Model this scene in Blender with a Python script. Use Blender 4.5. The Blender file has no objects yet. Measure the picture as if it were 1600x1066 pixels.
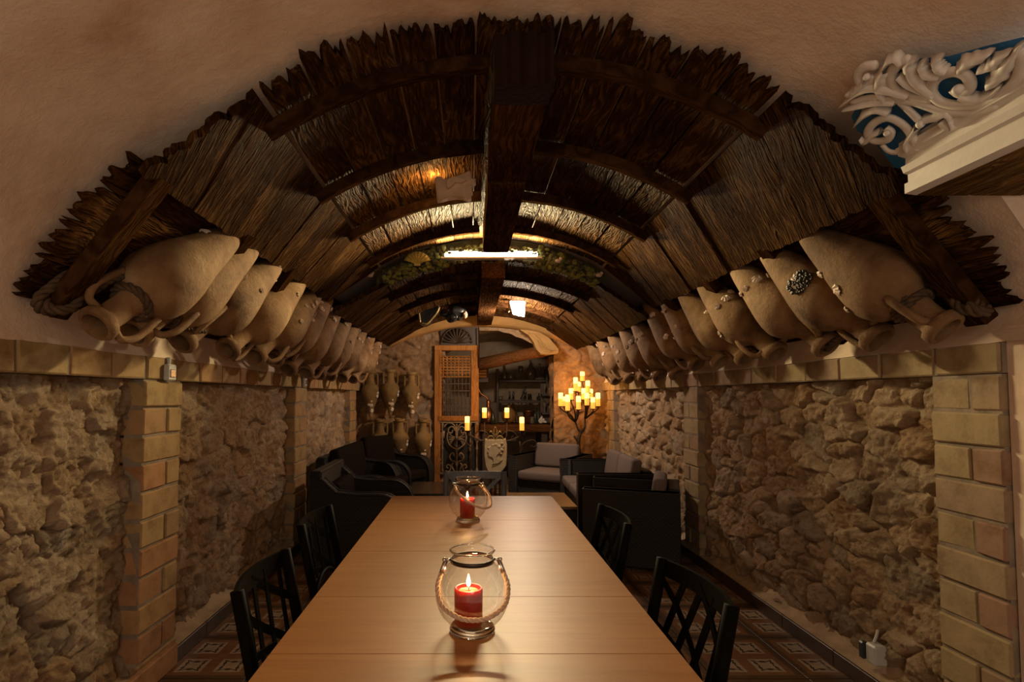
import bpy, bmesh, math, random
import numpy as np
from mathutils import Vector, Matrix, Quaternion, noise

random.seed(7)
rng = np.random.default_rng(7)
PI = math.pi
SC = bpy.context.scene
COL = SC.collection

# ------------------------------------------------------------------ camera, world, exposure
CAM = Vector((-0.165, 0.0, 1.355))
PITCH = math.radians(2.56)
F = 850.0
cd = bpy.data.cameras.new('camera')
cam = bpy.data.objects.new('camera', cd)
COL.objects.link(cam)
cam.location = CAM
cam.rotation_euler = (PI / 2 + PITCH, 0, 0)
cd.sensor_width = 36.0
cd.lens = F / 1600 * 36
cd.shift_x = 65 / 1600
cd.shift_y = 49 / 1600
cd.clip_start = 0.05
SC.camera = cam

w = bpy.data.worlds.new('world')
SC.world = w
w.use_nodes = True
w.node_tree.nodes['Background'].inputs[0].default_value = (1.0, 0.80, 0.60, 1)
w.node_tree.nodes['Background'].inputs[1].default_value = 0.85
SC.view_settings.view_transform = 'Standard'
SC.view_settings.look = 'None'
SC.view_settings.gamma = 1.0
SC.view_settings.use_curve_mapping = False
SC.view_settings.exposure = 0.12
try:
    SC.cycles.use_denoising = True
    SC.cycles.max_bounces = 10
    SC.cycles.transparent_max_bounces = 12
except Exception:
    pass


def light(name, kind, loc, watts, color, size=0.1, size_y=None, aim=None, spread=None, parent=None):
    d = bpy.data.lights.new(name, kind)
    d.energy = watts
    d.color = color
    if kind == 'AREA':
        d.size = size
        if size_y:
            d.shape = 'RECTANGLE'
            d.size_y = size_y
        if spread:
            d.spread = spread
    elif kind == 'SPOT':
        d.shadow_soft_size = size
        d.spot_size = spread or 1.5
        d.spot_blend = 0.6
    else:
        d.shadow_soft_size = size
    o = bpy.data.objects.new(name, d)
    COL.objects.link(o)
    o.location = loc
    if aim is not None:
        v = Vector(aim) - Vector(loc)
        o.rotation_euler = v.to_track_quat('-Z', 'Y').to_euler()
    return o


# an unseen fill light added behind the camera, the light strip, the two ceiling lamps and the candles
light('rear_fill_light', 'POINT', (-0.15, -1.5, 1.95), 25.0, (1.0, 0.76, 0.54), 0.3)
light('strip_light', 'AREA', (0.0, 4.24, 2.478), 92.0, (1.0, 0.79, 0.41), 0.72, 0.04, aim=(0.0, 3.24, 2.74), spread=2.7)
light('wall_lamp_light', 'POINT', (0.36, 6.02, 2.20), 74.0, (1.0, 0.77, 0.56), 0.06)
light('carving_lamp_light', 'POINT', (-0.365, 2.93, 2.525), 4.0, (1.0, 0.60, 0.20), 0.015)
light('candelabra_glow', 'POINT', (1.24, 7.20, 1.50), 13.0, (1.0, 0.44, 0.07), 0.12)
light('candle_stand_glow', 'POINT', (0.05, 7.05, 1.22), 4.0, (1.0, 0.46, 0.10), 0.12)
light('candle_light', 'POINT', (-0.169, 1.446, 0.884), 1.1, (1.0, 0.50, 0.17), 0.008)
light('candle_light', 'POINT', (-0.179, 2.698, 0.884), 1.1, (1.0, 0.50, 0.17), 0.008)


def at(px, py, d):
    """the 3-D point at depth d (metres along the room) seen at a pixel of the photograph"""
    u = (px - 735) / F
    v = (582 - py) / F
    dy = math.cos(PITCH) - v * math.sin(PITCH)
    dz = math.sin(PITCH) + v * math.cos(PITCH)
    return Vector((CAM.x + u / dy * d, d, CAM.z + dz / dy * d))


# ------------------------------------------------------------------ object helpers
def link(name, me, mat=None, parent=None, smooth=False):
    o = bpy.data.objects.new(name, me)
    COL.objects.link(o)
    if mat is not None and len(me.materials) == 0:
        me.materials.append(mat)
    if parent is not None:
        o.parent = parent
    if smooth:
        me.polygons.foreach_set('use_smooth', [True] * len(me.polygons))
    return o


def tag(o, label=None, cat=None, group=None, kind=None):
    if label:
        o['label'] = label
    if cat:
        o['category'] = cat
    if group:
        o['group'] = group
    if kind:
        o['kind'] = kind
    return o


def thing(name, label, cat, loc=(0, 0, 0), rz=0.0, group=None):
    o = bpy.data.objects.new(name, None)
    COL.objects.link(o)
    o.empty_display_size = 0.05
    o.location = loc
    o.rotation_euler = (0, 0, rz)
    return tag(o, label, cat, group)


def kids(o):
    return [c for c in COL.objects if c.parent == o]


def copy_tree(o, parent=None, children=None):
    c = o.copy()
    COL.objects.link(c)
    if parent is not None:
        c.parent = parent
    for ch in list(o.children):
        copy_tree(ch, c)
    return c


class MB:
    """collects verts and faces; build() links them as ONE mesh object"""

    def __init__(s):
        s.v = []
        s.f = []

    def add(s, vs, fs, M=None):
        b = len(s.v)
        if M is not None:
            vs = [tuple(M @ Vector(p)) for p in vs]
        s.v += [tuple(p) for p in vs]
        s.f += [tuple(b + i for i in f) for f in fs]
        return s

    def box(s, c, size, M=None, ch=0.0):
        x, y, z = [k / 2 for k in size]
        if ch <= 0:
            vs = [(c[0] + a * x, c[1] + b * y, c[2] + e * z) for a in (-1, 1) for b in (-1, 1) for e in (-1, 1)]
            fs = [(0, 1, 3, 2), (4, 6, 7, 5), (0, 4, 5, 1), (2, 3, 7, 6), (0, 2, 6, 4), (1, 5, 7, 3)]
            return s.add(vs, fs, M)
        ch = min(ch, x * .9, y * .9, z * .9)
        vs, idx = [], {}
        for a in (-1, 1):
            for b in (-1, 1):
                for e in (-1, 1):
                    for k in range(3):
                        p = [a * (x - ch), b * (y - ch), e * (z - ch)]
                        p[k] = (a * x, b * y, e * z)[k]
                        idx[(a, b, e, k)] = len(vs)
                        vs.append((c[0] + p[0], c[1] + p[1], c[2] + p[2]))
        fs = []
        for a in (-1, 1):
            q = [idx[(a, -1, -1, 0)], idx[(a, 1, -1, 0)], idx[(a, 1, 1, 0)], idx[(a, -1, 1, 0)]]
            fs.append(q if a > 0 else q[::-1])
            q = [idx[(-1, a, -1, 1)], idx[(-1, a, 1, 1)], idx[(1, a, 1, 1)], idx[(1, a, -1, 1)]]
            fs.append(q if a > 0 else q[::-1])
            q = [idx[(-1, -1, a, 2)], idx[(1, -1, a, 2)], idx[(1, 1, a, 2)], idx[(-1, 1, a, 2)]]
            fs.append(q if a > 0 else q[::-1])
        for a in (-1, 1):
            for b in (-1, 1):
                fs.append((idx[(a, b, -1, 0)], idx[(a, b, 1, 0)], idx[(a, b, 1, 1)], idx[(a, b, -1, 1)]))
                fs.append((idx[(a, -1, b, 0)], idx[(a, 1, b, 0)], idx[(a, 1, b, 2)], idx[(a, -1, b, 2)]))
                fs.append((idx[(-1, a, b, 1)], idx[(1, a, b, 1)], idx[(1, a, b, 2)], idx[(-1, a, b, 2)]))
                for e in (-1, 1):
                    fs.append((idx[(a, b, e, 0)], idx[(a, b, e, 1)], idx[(a, b, e, 2)]))
        return s.add(vs, fs, M)

    def bar(s, p, q, wd, ht, up=(0, 0, 1), ch=0.0):
        p, q = Vector(p), Vector(q)
        d = q - p
        L = d.length
        x = d.normalized()
        y = Vector(up).cross(x)
        if y.length < 1e-5:
            y = Vector((0, 1, 0)).cross(x)
        y.normalize()
        z = x.cross(y)
        M = Matrix((x, y, z)).transposed().to_4x4()
        M.translation = (p + q) / 2
        return s.box((0, 0, 0), (L, wd, ht), M, ch)

    def tube(s, path, r, n=8, cap=True, flat=1.0, up=None):
        path = [Vector(p) for p in path]
        m = len(path)
        rs = [float(q) for q in r] if hasattr(r, '__len__') else [float(r)] * m
        if len(rs) != m:
            rs = [rs[min(len(rs) - 1, int(i * len(rs) / m))] for i in range(m)]
        t0 = (path[1] - path[0]).normalized()
        ref = Vector(up) if up is not None else (Vector((0, 0, 1)) if abs(t0.z) < .9 else Vector((1, 0, 0)))
        nrm = (ref - ref.dot(t0) * t0).normalized()
        vs, fs = [], []
        for i in range(m):
            a = path[max(0, i - 1)]
            b = path[min(m - 1, i + 1)]
            t = (b - a)
            t = t.normalized() if t.length > 1e-9 else t0
            nrm = nrm - nrm.dot(t) * t
            nrm = nrm.normalized() if nrm.length > 1e-6 else Vector((1, 0, 0))
            bn = t.cross(nrm)
            for k in range(n):
                an = 2 * PI * k / n
                vs.append(path[i] + rs[i] * (math.cos(an) * nrm * flat + math.sin(an) * bn))
        for i in range(m - 1):
            for k in range(n):
                k2 = (k + 1) % n
                fs.append((i * n + k, i * n + k2, (i + 1) * n + k2, (i + 1) * n + k))
        if cap:
            fs.append(tuple(range(n))[::-1])
            fs.append(tuple((m - 1) * n + k for k in range(n)))
        return s.add(vs, fs)

    def lathe(s, prof, n=24, M=None, close=True):
        vs, fs = [], []
        m = len(prof)
        for (r, z) in prof:
            for k in range(n):
                a = 2 * PI * k / n
                vs.append((r * math.cos(a), r * math.sin(a), z))
        for i in range(m - 1):
            for k in range(n):
                k2 = (k + 1) % n
                fs.append((i * n + k, i * n + k2, (i + 1) * n + k2, (i + 1) * n + k))
        if close:
            fs.append(tuple(range(n))[::-1])
            fs.append(tuple((m - 1) * n + k for k in range(n)))
        return s.add(vs, fs, M)

    def prism(s, poly, h, M=None):
        """polygon in local xy extruded along local z from 0 to h"""
        n = len(poly)
        vs = [(p[0], p[1], 0) for p in poly] + [(p[0], p[1], h) for p in poly]
        fs = [tuple(range(n))[::-1], tuple(range(n, 2 * n))]
        fs += [(i, (i + 1) % n, n + (i + 1) % n, n + i) for i in range(n)]
        return s.add(vs, fs, M)

    def ball(s, c, r, n=10, m=6, sc=(1, 1, 1)):
        vs, fs = [(c[0], c[1], c[2] - r * sc[2])], []
        for i in range(1, m):
            t = PI * i / m
            for k in range(n):
                a = 2 * PI * k / n
                vs.append((c[0] + r * sc[0] * math.sin(t) * math.cos(a), c[1] + r * sc[1] * math.sin(t) * math.sin(a), c[2] - r * sc[2] * math.cos(t)))
        vs.append((c[0], c[1], c[2] + r * sc[2]))
        for k in range(n):
            fs.append((0, 1 + (k + 1) % n, 1 + k))
        for i in range(m - 2):
            for k in range(n):
                a, b = 1 + i * n + k, 1 + i * n + (k + 1) % n
                fs.append((a, b, b + n, a + n))
        e = len(vs) - 1
        for k in range(n):
            fs.append((e, 1 + (m - 2) * n + k, 1 + (m - 2) * n + (k + 1) % n))
        return s.add(vs, fs)

    def mesh(s, name):
        me = bpy.data.meshes.new(name)
        me.from_pydata(s.v, [], s.f)
        me.update()
        return me

    def build(s, name, mat=None, parent=None, smooth=False):
        return link(name, s.mesh(name), mat, parent, smooth)


def shade_auto(o, ang=40):
    """smooth faces, sharp edges by angle"""
    me = o.data
    bm = bmesh.new()
    bm.from_mesh(me)
    lim = math.radians(ang)
    for e in bm.edges:
        e.smooth = not (len(e.link_faces) == 2 and e.calc_face_angle(0) > lim)
    for f in bm.faces:
        f.smooth = True
    bm.to_mesh(me)
    bm.free()
    return o


def rope_path(mb, path, r, turns_per_m=14, strands=3, sub=4):
    """a twisted rope of three strands along a path"""
    P = [Vector(p) for p in path]
    pts = []
    for i in range(len(P) - 1):
        for k in range(sub):
            pts.append(P[i].lerp(P[i + 1], k / sub))
    pts.append(P[-1])
    L = [0]
    for i in range(1, len(pts)):
        L.append(L[-1] + (pts[i] - pts[i - 1]).length)
    t0 = (pts[1] - pts[0]).normalized()
    nrm = t0.orthogonal().normalized()
    fr = []
    for i in range(len(pts)):
        t = (pts[min(len(pts) - 1, i + 1)] - pts[max(0, i - 1)]).normalized()
        nrm = (nrm - nrm.dot(t) * t).normalized()
        fr.append((nrm.copy(), t.cross(nrm)))
    for s_ in range(strands):
        sp = []
        for i, p in enumerate(pts):
            a = 2 * PI * (s_ / strands + L[i] * turns_per_m)
            sp.append(p + r * .52 * (math.cos(a) * fr[i][0] + math.sin(a) * fr[i][1]))
        mb.tube(sp, r * .56, 6)


def curve_pts(ctrl, n=8):
    """Catmull-Rom through control points"""
    C = [Vector(c) for c in ctrl]
    C = [C[0] * 2 - C[1]] + C + [C[-1] * 2 - C[-2]]
    out = []
    for i in range(1, len(C) - 2):
        p0, p1, p2, p3 = C[i - 1], C[i], C[i + 1], C[i + 2]
        for k in range(n):
            t = k / n
            out.append(0.5 * ((2 * p1) + (p2 - p0) * t + (2 * p0 - 5 * p1 + 4 * p2 - p3) * t * t + (3 * p1 - p0 - 3 * p2 + p3) * t ** 3))
    out.append(C[-2])
    return out


# ------------------------------------------------------------------ materials
class NT:
    def __init__(s, name):
        s.m = bpy.data.materials.new(name)
        s.m.use_nodes = True
        s.t = s.m.node_tree
        s.b = s.t.nodes['Principled BSDF']
        s.out = s.t.nodes['Material Output']

    def n(s, typ, **kw):
        nd = s.t.nodes.new(typ)
        for k, v in kw.items():
            if k.startswith('i_'):
                nd.inputs[k[2:].replace('_', ' ')].default_value = v
            else:
                setattr(nd, k, v)
        return nd

    def l(s, a, b):
        s.t.links.new(a, b)

    def coords(s, scale=(1, 1, 1), kind='Object', rand=0.0):
        tc = s.n('ShaderNodeTexCoord')
        mp = s.n('ShaderNodeMapping')
        mp.inputs['Scale'].default_value = scale
        s.l(tc.outputs[kind], mp.inputs['Vector'])
        if rand:
            oi = s.n('ShaderNodeObjectInfo')
            mu = s.n('ShaderNodeMath', operation='MULTIPLY')
            mu.inputs[1].default_value = rand
            s.l(oi.outputs['Random'], mu.inputs[0])
            s.l(mu.outputs[0], mp.inputs['Location'])
        return mp.outputs[0]

    def noise(s, vec, scale, detail=4, rough=0.55, dist=0.0):
        nd = s.n('ShaderNodeTexNoise')
        nd.inputs['Scale'].default_value = scale
        nd.inputs['Detail'].default_value = detail
        nd.inputs['Roughness'].default_value = rough
        nd.inputs['Distortion'].default_value = dist
        if vec is not None:
            s.l(vec, nd.inputs['Vector'])
        return nd.outputs['Fac']

    def ramp(s, fac, stops):
        nd = s.n('ShaderNodeValToRGB')
        el = nd.color_ramp.elements
        while len(el) > 1:
            el.remove(el[-1])
        el[0].position = stops[0][0]
        el[0].color = (*stops[0][1], 1)
        for p, c in stops[1:]:
            e = el.new(p)
            e.color = (*c, 1)
        s.l(fac, nd.inputs[0])
        return nd.outputs[0]

    def mix(s, fac, a, b, mode='MIX'):
        nd = s.n('ShaderNodeMix', data_type='RGBA', blend_type=mode)
        for sock, val in ((nd.inputs[0], fac), (nd.inputs[6], a), (nd.inputs[7], b)):
            if hasattr(val, 'is_linked') or hasattr(val, 'links'):
                s.l(val, sock)
            elif isinstance(val, (int, float)):
                sock.default_value = val
            else:
                sock.default_value = (*val, 1)
        return nd.outputs[2]

    def math(s, op, a, b=None, clamp=False):
        nd = s.n('ShaderNodeMath', operation=op)
        nd.use_clamp = clamp
        for i, v in enumerate((a, b)):
            if v is None:
                continue
            if isinstance(v, (int, float)):
                nd.inputs[i].default_value = v
            else:
                s.l(v, nd.inputs[i])
        return nd.outputs[0]

    def rand(s):
        return s.n('ShaderNodeObjectInfo').outputs['Random']

    def bump(s, h, strength=0.5, dist=0.01, prev=None):
        nd = s.n('ShaderNodeBump')
        nd.inputs['Strength'].default_value = strength
        nd.inputs['Distance'].default_value = dist
        s.l(h, nd.inputs['Height'])
        if prev is not None:
            s.l(prev, nd.inputs['Normal'])
        s.l(nd.outputs[0], s.b.inputs['Normal'])
        return nd.outputs[0]

    def fin(s, color=None, rough=0.6, metal=0.0, spec=None, coat=0.0):
        b = s.b
        if color is not None:
            if isinstance(color, tuple):
                b.inputs['Base Color'].default_value = (*color, 1)
            else:
                s.l(color, b.inputs['Base Color'])
        if isinstance(rough, (int, float)):
            b.inputs['Roughness'].default_value = rough
        else:
            s.l(rough, b.inputs['Roughness'])
        b.inputs['Metallic'].default_value = metal
        if spec is not None:
            b.inputs['Specular IOR Level'].default_value = spec
        if coat:
            b.inputs['Coat Weight'].default_value = coat
            b.inputs['Coat Roughness'].default_value = 0.15
        return s.m


def m_plain(name, color, rough=0.5, metal=0.0, bump=0.0, bscale=60, var=0.12, spec=None):
    t = NT(name)
    v = t.coords((1, 1, 1))
    n = t.noise(v, bscale * .25, 4)
    dark = tuple(c * (1 - var) for c in color)
    lite = tuple(min(1, c * (1 + var)) for c in color)
    c = t.ramp(n, [(.3, dark), (.7, lite)])
    if bump:
        t.bump(t.noise(v, bscale, 4), bump, 0.004)
    return t.fin(c, rough, metal, spec)


def m_emit(name, color, strength):
    t = NT(name)
    t.b.inputs['Base Color'].default_value = (*color, 1)
    t.b.inputs['Emission Color'].default_value = (*color, 1)
    t.b.inputs['Emission Strength'].default_value = strength
    t.b.inputs['Roughness'].default_value = 0.5
    return t.m


def m_wood(name, stops, scale, bump=0.9, bdist=0.016, rough=0.6, var=0.35, ring=6.5, wav=0.075, skew=0.0, spec=.012):
    """varnished carved wood; the grain follows the axis whose scale is smallest"""
    t = NT(name)
    base = t.coords((1, 1, 1), rand=7.0)
    if skew:
        tc = t.n('ShaderNodeTexCoord')
        sx_ = t.n('ShaderNodeSeparateXYZ')
        t.l(tc.outputs['Object'], sx_.inputs[0])
        cx_ = t.n('ShaderNodeCombineXYZ')
        t.l(t.math('ADD', sx_.outputs[0], t.math('MULTIPLY', t.rand(), 7.0)), cx_.inputs[0])
        t.l(t.math('SUBTRACT', sx_.outputs[1], t.math('MULTIPLY', t.math('ABSOLUTE', sx_.outputs[0]), skew)), cx_.inputs[1])
        t.l(sx_.outputs[2], cx_.inputs[2])
        base = cx_.outputs[0]
    wob = t.n('ShaderNodeTexNoise')
    wob.inputs['Scale'].default_value = 3.2
    wob.inputs['Detail'].default_value = 2
    t.l(base, wob.inputs['Vector'])
    sub = t.n('ShaderNodeVectorMath', operation='SUBTRACT')
    t.l(wob.outputs['Color'], sub.inputs[0])
    sub.inputs[1].default_value = (.5, .5, .5)
    sc = t.n('ShaderNodeVectorMath', operation='SCALE')
    t.l(sub.outputs[0], sc.inputs[0])
    sc.inputs['Scale'].default_value = wav
    ad = t.n('ShaderNodeVectorMath', operation='ADD')
    t.l(base, ad.inputs[0])
    t.l(sc.outputs[0], ad.inputs[1])
    mp = t.n('ShaderNodeMapping')
    mp.inputs['Scale'].default_value = scale
    t.l(ad.outputs[0], mp.inputs['Vector'])
    g = t.noise(mp.outputs[0], 2.0, 4, .5, .25)
    kv = t.n('ShaderNodeTexVoronoi')
    kv.inputs['Scale'].default_value = .34
    t.l(mp.outputs[0], kv.inputs['Vector'])
    kd = t.math('MAXIMUM', t.math('SUBTRACT', 1.0, t.math('MULTIPLY', kv.outputs['Distance'], 3.0)), 0.0)
    g = t.math('ADD', g, t.math('MULTIPLY', t.math('MULTIPLY', kd, kd), .55))
    rings = t.math('FRACT', t.math('MULTIPLY', g, ring))
    tri = t.math('ABSOLUTE', t.math('SUBTRACT', rings, .5))     # 0..0.5
    fine = t.noise(mp.outputs[0], 9.0, 3, .6)
    h = t.math('ADD', t.math('MULTIPLY', tri, 1.3), t.math('MULTIPLY', fine, .5))
    big = t.noise(base, 1.7, 3)
    f = t.math('ADD', t.math('MULTIPLY', h, .36), t.math('MULTIPLY', big, .66))
    c = t.ramp(f, stops)
    k = t.math('ADD', t.math('MULTIPLY', t.rand(), var), 1 - var / 2)
    cm = t.n('ShaderNodeVectorMath', operation='SCALE')
    t.l(c, cm.inputs[0])
    t.l(k, cm.inputs['Scale'])
    if bump:
        t.bump(h, bump, bdist)
    t.b.inputs['Specular Tint'].default_value = (1.0, .72, .36, 1)
    return t.fin(cm.outputs[0], rough, spec=spec)


M = {}
DARK = [(.30, (.016, .0066, .0026)), (.55, (.054, .0235, .008)), (.84, (.20, .102, .038))]
M['wood_long'] = m_wood('dark_wood_lengthwise', DARK, (11, 1.0, 11))
M['wood_cross'] = m_wood('dark_wood_crosswise', DARK, (1.3, 13, 1.3), bump=1.0)
M['wood_skew'] = m_wood('dark_wood_slanting', DARK, (1.3, 13, 1.3), bump=1.0, bdist=.026, skew=.835)
M['wood_rib'] = m_wood('dark_wood_rib', [(.25, (.008, .003, .0015)), (.5, (.026, .011, .004)), (.8, (.065, .029, .011))], (2, 13, 2), bump=.5, spec=0.0)
M['beam'] = m_wood('dark_wood_beam', [(.25, (.010, .004, .002)), (.5, (.045, .019, .007)), (.8, (.14, .064, .024))], (14, 1.0, 14), bump=.9, spec=0.0)
M['char'] = m_plain('charred_wood', (.022, .011, .006), .85, bump=1.0, bscale=50, spec=.03)
M['oak'] = m_wood('orange_oak', [(.25, (.12, .045, .012)), (.55, (.30, .125, .034)), (.85, (.42, .19, .06))], (12, 12, 1.2), bump=.3, rough=.5)
M['soffit'] = m_wood('rough_brown_soffit', [(.25, (.06, .032, .010)), (.5, (.20, .115, .04)), (.8, (.34, .20, .08))], (12, 1.2, 12), bump=1.0, bdist=.02, rough=.7)
M['log'] = m_wood('brown_log', [(.25, (.05, .02, .008)), (.55, (.15, .062, .022)), (.85, (.22, .1, .04))], (1.2, 12, 12), bump=.6, rough=.45)
M['old_wood'] = m_plain('old_dark_wood', (.05, .03, .018), .6, bump=.5, bscale=40)


def mk_plaster():
    t = NT('mottled_plaster')
    v = t.coords((1, 1, 1))
    a = t.noise(v, 1.6, 5, .62, .3)
    b = t.noise(v, 4.5, 6, .6)
    c = t.ramp(t.math('ADD', t.math('MULTIPLY', a, .7), t.math('MULTIPLY', b, .3)),
               [(.30, (.50, .30, .20)), (.43, (.68, .51, .39)), (.55, (.76, .61, .49)), (.72, (.82, .71, .60))])
    n = t.bump(t.noise(v, 26, 5, .65), .35, .012)
    t.bump(t.noise(v, 130, 3), .2, .004, n)
    return t.fin(c, .85, spec=.25)


M['plaster'] = mk_plaster()


def mk_stone(name, scale=1.0, warm=1.0):
    t = NT(name)
    v = t.coords((1, 1, 1))
    a = t.noise(v, 5.0 * scale, 8, .68, .6)
    b = t.noise(v, 24 * scale, 8, .75, .5)
    base = t.ramp(t.math('ADD', t.math('MULTIPLY', a, .62), t.math('MULTIPLY', b, .38)),
                  [(.28, (.12, .075, .052)), (.38, (.36, .25, .165)), (.48, (.54, .405, .285)), (.58, (.67, .545, .415)), (.70, (.88, .79, .68))])
    tint = t.ramp(t.rand(), [(0, (.74, .72, .71)), (.25, (1.0, .95, .88)), (.5, (.98, .86, .72)), (.7, (1.06, 1.0, .93)), (.88, (.95, .78, .60)), (1, (.86, .82, .78))])
    c = t.mix(1.0, base, tint, 'MULTIPLY')
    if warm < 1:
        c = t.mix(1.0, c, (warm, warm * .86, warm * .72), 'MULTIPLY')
    n = t.bump(b, .9, .026)
    t.bump(t.noise(v, 80 * scale, 7, .78), 1.0, .014, n)
    return t.fin(c, .9, spec=.2)


M['stone'] = mk_stone('rubble_stone')
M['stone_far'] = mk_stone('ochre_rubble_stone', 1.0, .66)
M['ledge'] = m_plain('tan_mortar_ledge', (.40, .29, .18), .9, bump=.8, bscale=30, var=.3)
M['mortar'] = m_plain('grey_mortar', (.22, .17, .125), .95, bump=1.0, bscale=40, var=.35)


def mk_brick(name, stops, dim=.72):
    stops = [(p, tuple(k * dim for k in c)) for p, c in stops]
    t = NT(name)
    v = t.coords((1, 1, 1), rand=5.0)
    base = t.ramp(t.rand(), stops)
    n = t.noise(v, 9, 6, .65)
    sh = t.ramp(n, [(.3, (.62, .56, .5)), (.5, (.95, .95, .95)), (.72, (1.15, 1.12, 1.1))])
    c = t.mix(1.0, base, sh, 'MULTIPLY')
    b1 = t.bump(n, .35, .012)
    t.bump(t.noise(v, 70, 4, .7), .35, .004, b1)
    return t.fin(c, .85, spec=.25)


M['brick_left'] = mk_brick('orange_tan_brick', [(0, (.50, .33, .15)), (.3, (.48, .34, .16)), (.5, (.54, .32, .15)), (.72, (.46, .30, .15)), (.88, (.52, .27, .13)), (1, (.46, .24, .13))])
M['brick_right'] = mk_brick('tan_brick', [(0, (.46, .34, .19)), (.35, (.49, .37, .21)), (.6, (.42, .29, .19)), (.8, (.44, .31, .19)), (.93, (.43, .27, .18)), (1, (.40, .22, .15))])


def mk_tile():
    t = NT('patterned_tile')
    tc = t.n('ShaderNodeTexCoord')
    sp = t.n('ShaderNodeSeparateXYZ')
    t.l(tc.outputs['Object'], sp.inputs[0])
    qx = t.math('SUBTRACT', t.math('ABSOLUTE', sp.outputs[0]), .096)
    qy = t.math('SUBTRACT', t.math('ABSOLUTE', sp.outputs[1]), .096)
    ax = t.math('ABSOLUTE', qx)
    ay = t.math('ABSOLUTE', qy)
    mx = t.math('MAXIMUM', ax, ay)
    cream = t.math('LESS_THAN', mx, .066)
    red = t.math('LESS_THAN', mx, .096)
    u = t.math('ABSOLUTE', t.math('ADD', qx, qy))
    v = t.math('ABSOLUTE', t.math('SUBTRACT', qx, qy))
    ast = t.math('ADD', t.math('POWER', t.math('DIVIDE', u, .1), .75), t.math('POWER', t.math('DIVIDE', v, .1), .75))
    wob = t.math('MULTIPLY', t.math('SINE', t.math('MULTIPLY', t.math('SUBTRACT', ax, ay), 190)), .07)
    ast = t.math('ADD', ast, wob)
    line = t.math('LESS_THAN', t.math('ABSOLUTE', t.math('SUBTRACT', ast, .98)), .11)
    nz = t.noise(t.coords((2, 14, 1), rand=3.0), 6, 4)
    dk = t.ramp(nz, [(.3, (.052, .028, .015)), (.7, (.105, .058, .03))])
    rd = t.ramp(nz, [(.3, (.135, .062, .026)), (.7, (.21, .10, .042))])
    cr = t.ramp(nz, [(.3, (.27, .20, .13)), (.7, (.38, .29, .20))])
    c = t.mix(red, dk, rd)
    c = t.mix(cream, c, cr)
    c = t.mix(t.math('MULTIPLY', line, cream), c, (.035, .022, .016))
    return t.fin(c, .38)


M['tile'] = mk_tile()
M['grout'] = m_plain('floor_grout', (.12, .085, .06), .9, bump=.4)
M['base_tile'] = m_plain('dark_brown_skirting_tile', (.050, .026, .014), .4, bump=.15, bscale=30, var=.35)


def mk_clay(name, stops, bs=.5):
    t = NT(name)
    v = t.coords((1, 1, 1), rand=9.0)
    n = t.noise(v, 4.5, 6, .62, .4)
    c = t.ramp(n, stops)
    k = t.math('ADD', t.math('MULTIPLY', t.rand(), .25), .88)
    cm = t.n('ShaderNodeVectorMath', operation='SCALE')
    t.l(c, cm.inputs[0])
    t.l(k, cm.inputs['Scale'])
    b1 = t.bump(t.noise(v, 14, 5, .6), bs, .016)
    t.bump(t.noise(v, 60, 6, .75), .7, .008, b1)
    return t.fin(cm.outputs[0], .82, spec=.3)


M['clay'] = mk_clay('pale_clay', [(.30, (.085, .042, .019)), (.44, (.195, .106, .047)), (.58, (.265, .155, .073)), (.74, (.40, .275, .15))])
M['clay_wall'] = mk_clay('ochre_clay', [(.28, (.10, .06, .022)), (.5, (.20, .12, .042)), (.75, (.28, .18, .07))])
M['shell'] = m_plain('pale_shell', (.62, .50, .40), .6, bump=.5, bscale=120, var=.25)
M['rope'] = m_plain('brown_rope', (.075, .042, .02), .9, bump=.6, bscale=200, var=.4)
M['jute'] = m_plain('jute_rope', (.58, .42, .30), .85, bump=.6, bscale=260, var=.2)
M['black_metal'] = m_plain('black_painted_metal', (.004, .0032, .0027), .55, .0, var=.2, spec=.02)
M['rust_iron'] = m_plain('brown_iron', (.055, .033, .02), .55, .5, bump=.5, bscale=90, var=.4)
M['iron_pale'] = m_plain('dusty_cast_iron', (.20, .14, .085), .7, .2, bump=.5, bscale=90, var=.35)
M['grey_metal'] = m_plain('blue_grey_painted_metal', (.10, .12, .16), .5, .2, var=.15)
M['chrome'] = m_plain('polished_steel', (.62, .60, .58), .2, 1.0, var=.05)
M['band'] = m_plain('dark_steel_band', (.06, .05, .045), .3, .9, var=.1)


def mk_rattan():
    t = NT('black_woven_rattan')
    tc = t.n('ShaderNodeTexCoord')
    w1 = t.n('ShaderNodeTexWave', wave_type='BANDS', bands_direction='Z')
    w1.inputs['Scale'].default_value = 28
    w2 = t.n('ShaderNodeTexChecker')
    w2.inputs['Scale'].default_value = 62
    t.l(tc.outputs['Object'], w1.inputs[0])
    t.l(tc.outputs['Object'], w2.inputs[0])
    h = t.math('ADD', t.math('MULTIPLY', w1.outputs['Fac'], .6), t.math('MULTIPLY', w2.outputs['Fac'], .5))
    c = t.ramp(h, [(.1, (.006, .006, .006)), (.9, (.030, .027, .025))])
    t.bump(h, .9, .006)
    return t.fin(c, .48, spec=.35)


M['rattan'] = mk_rattan()
M['rattan_flat'] = m_plain('black_rattan_rim', (.014, .013, .012), .5, bump=.6, bscale=150, spec=.25)
M['fabric_grey'] = m_plain('grey_taupe_fabric', (.145, .112, .104), .9, bump=.4, bscale=300, var=.1)
M['fabric_black'] = m_plain('black_brown_fabric', (.012, .008, .006), .9, bump=.4, bscale=300, var=.2, spec=.05)
M['tabletop'] = None


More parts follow.
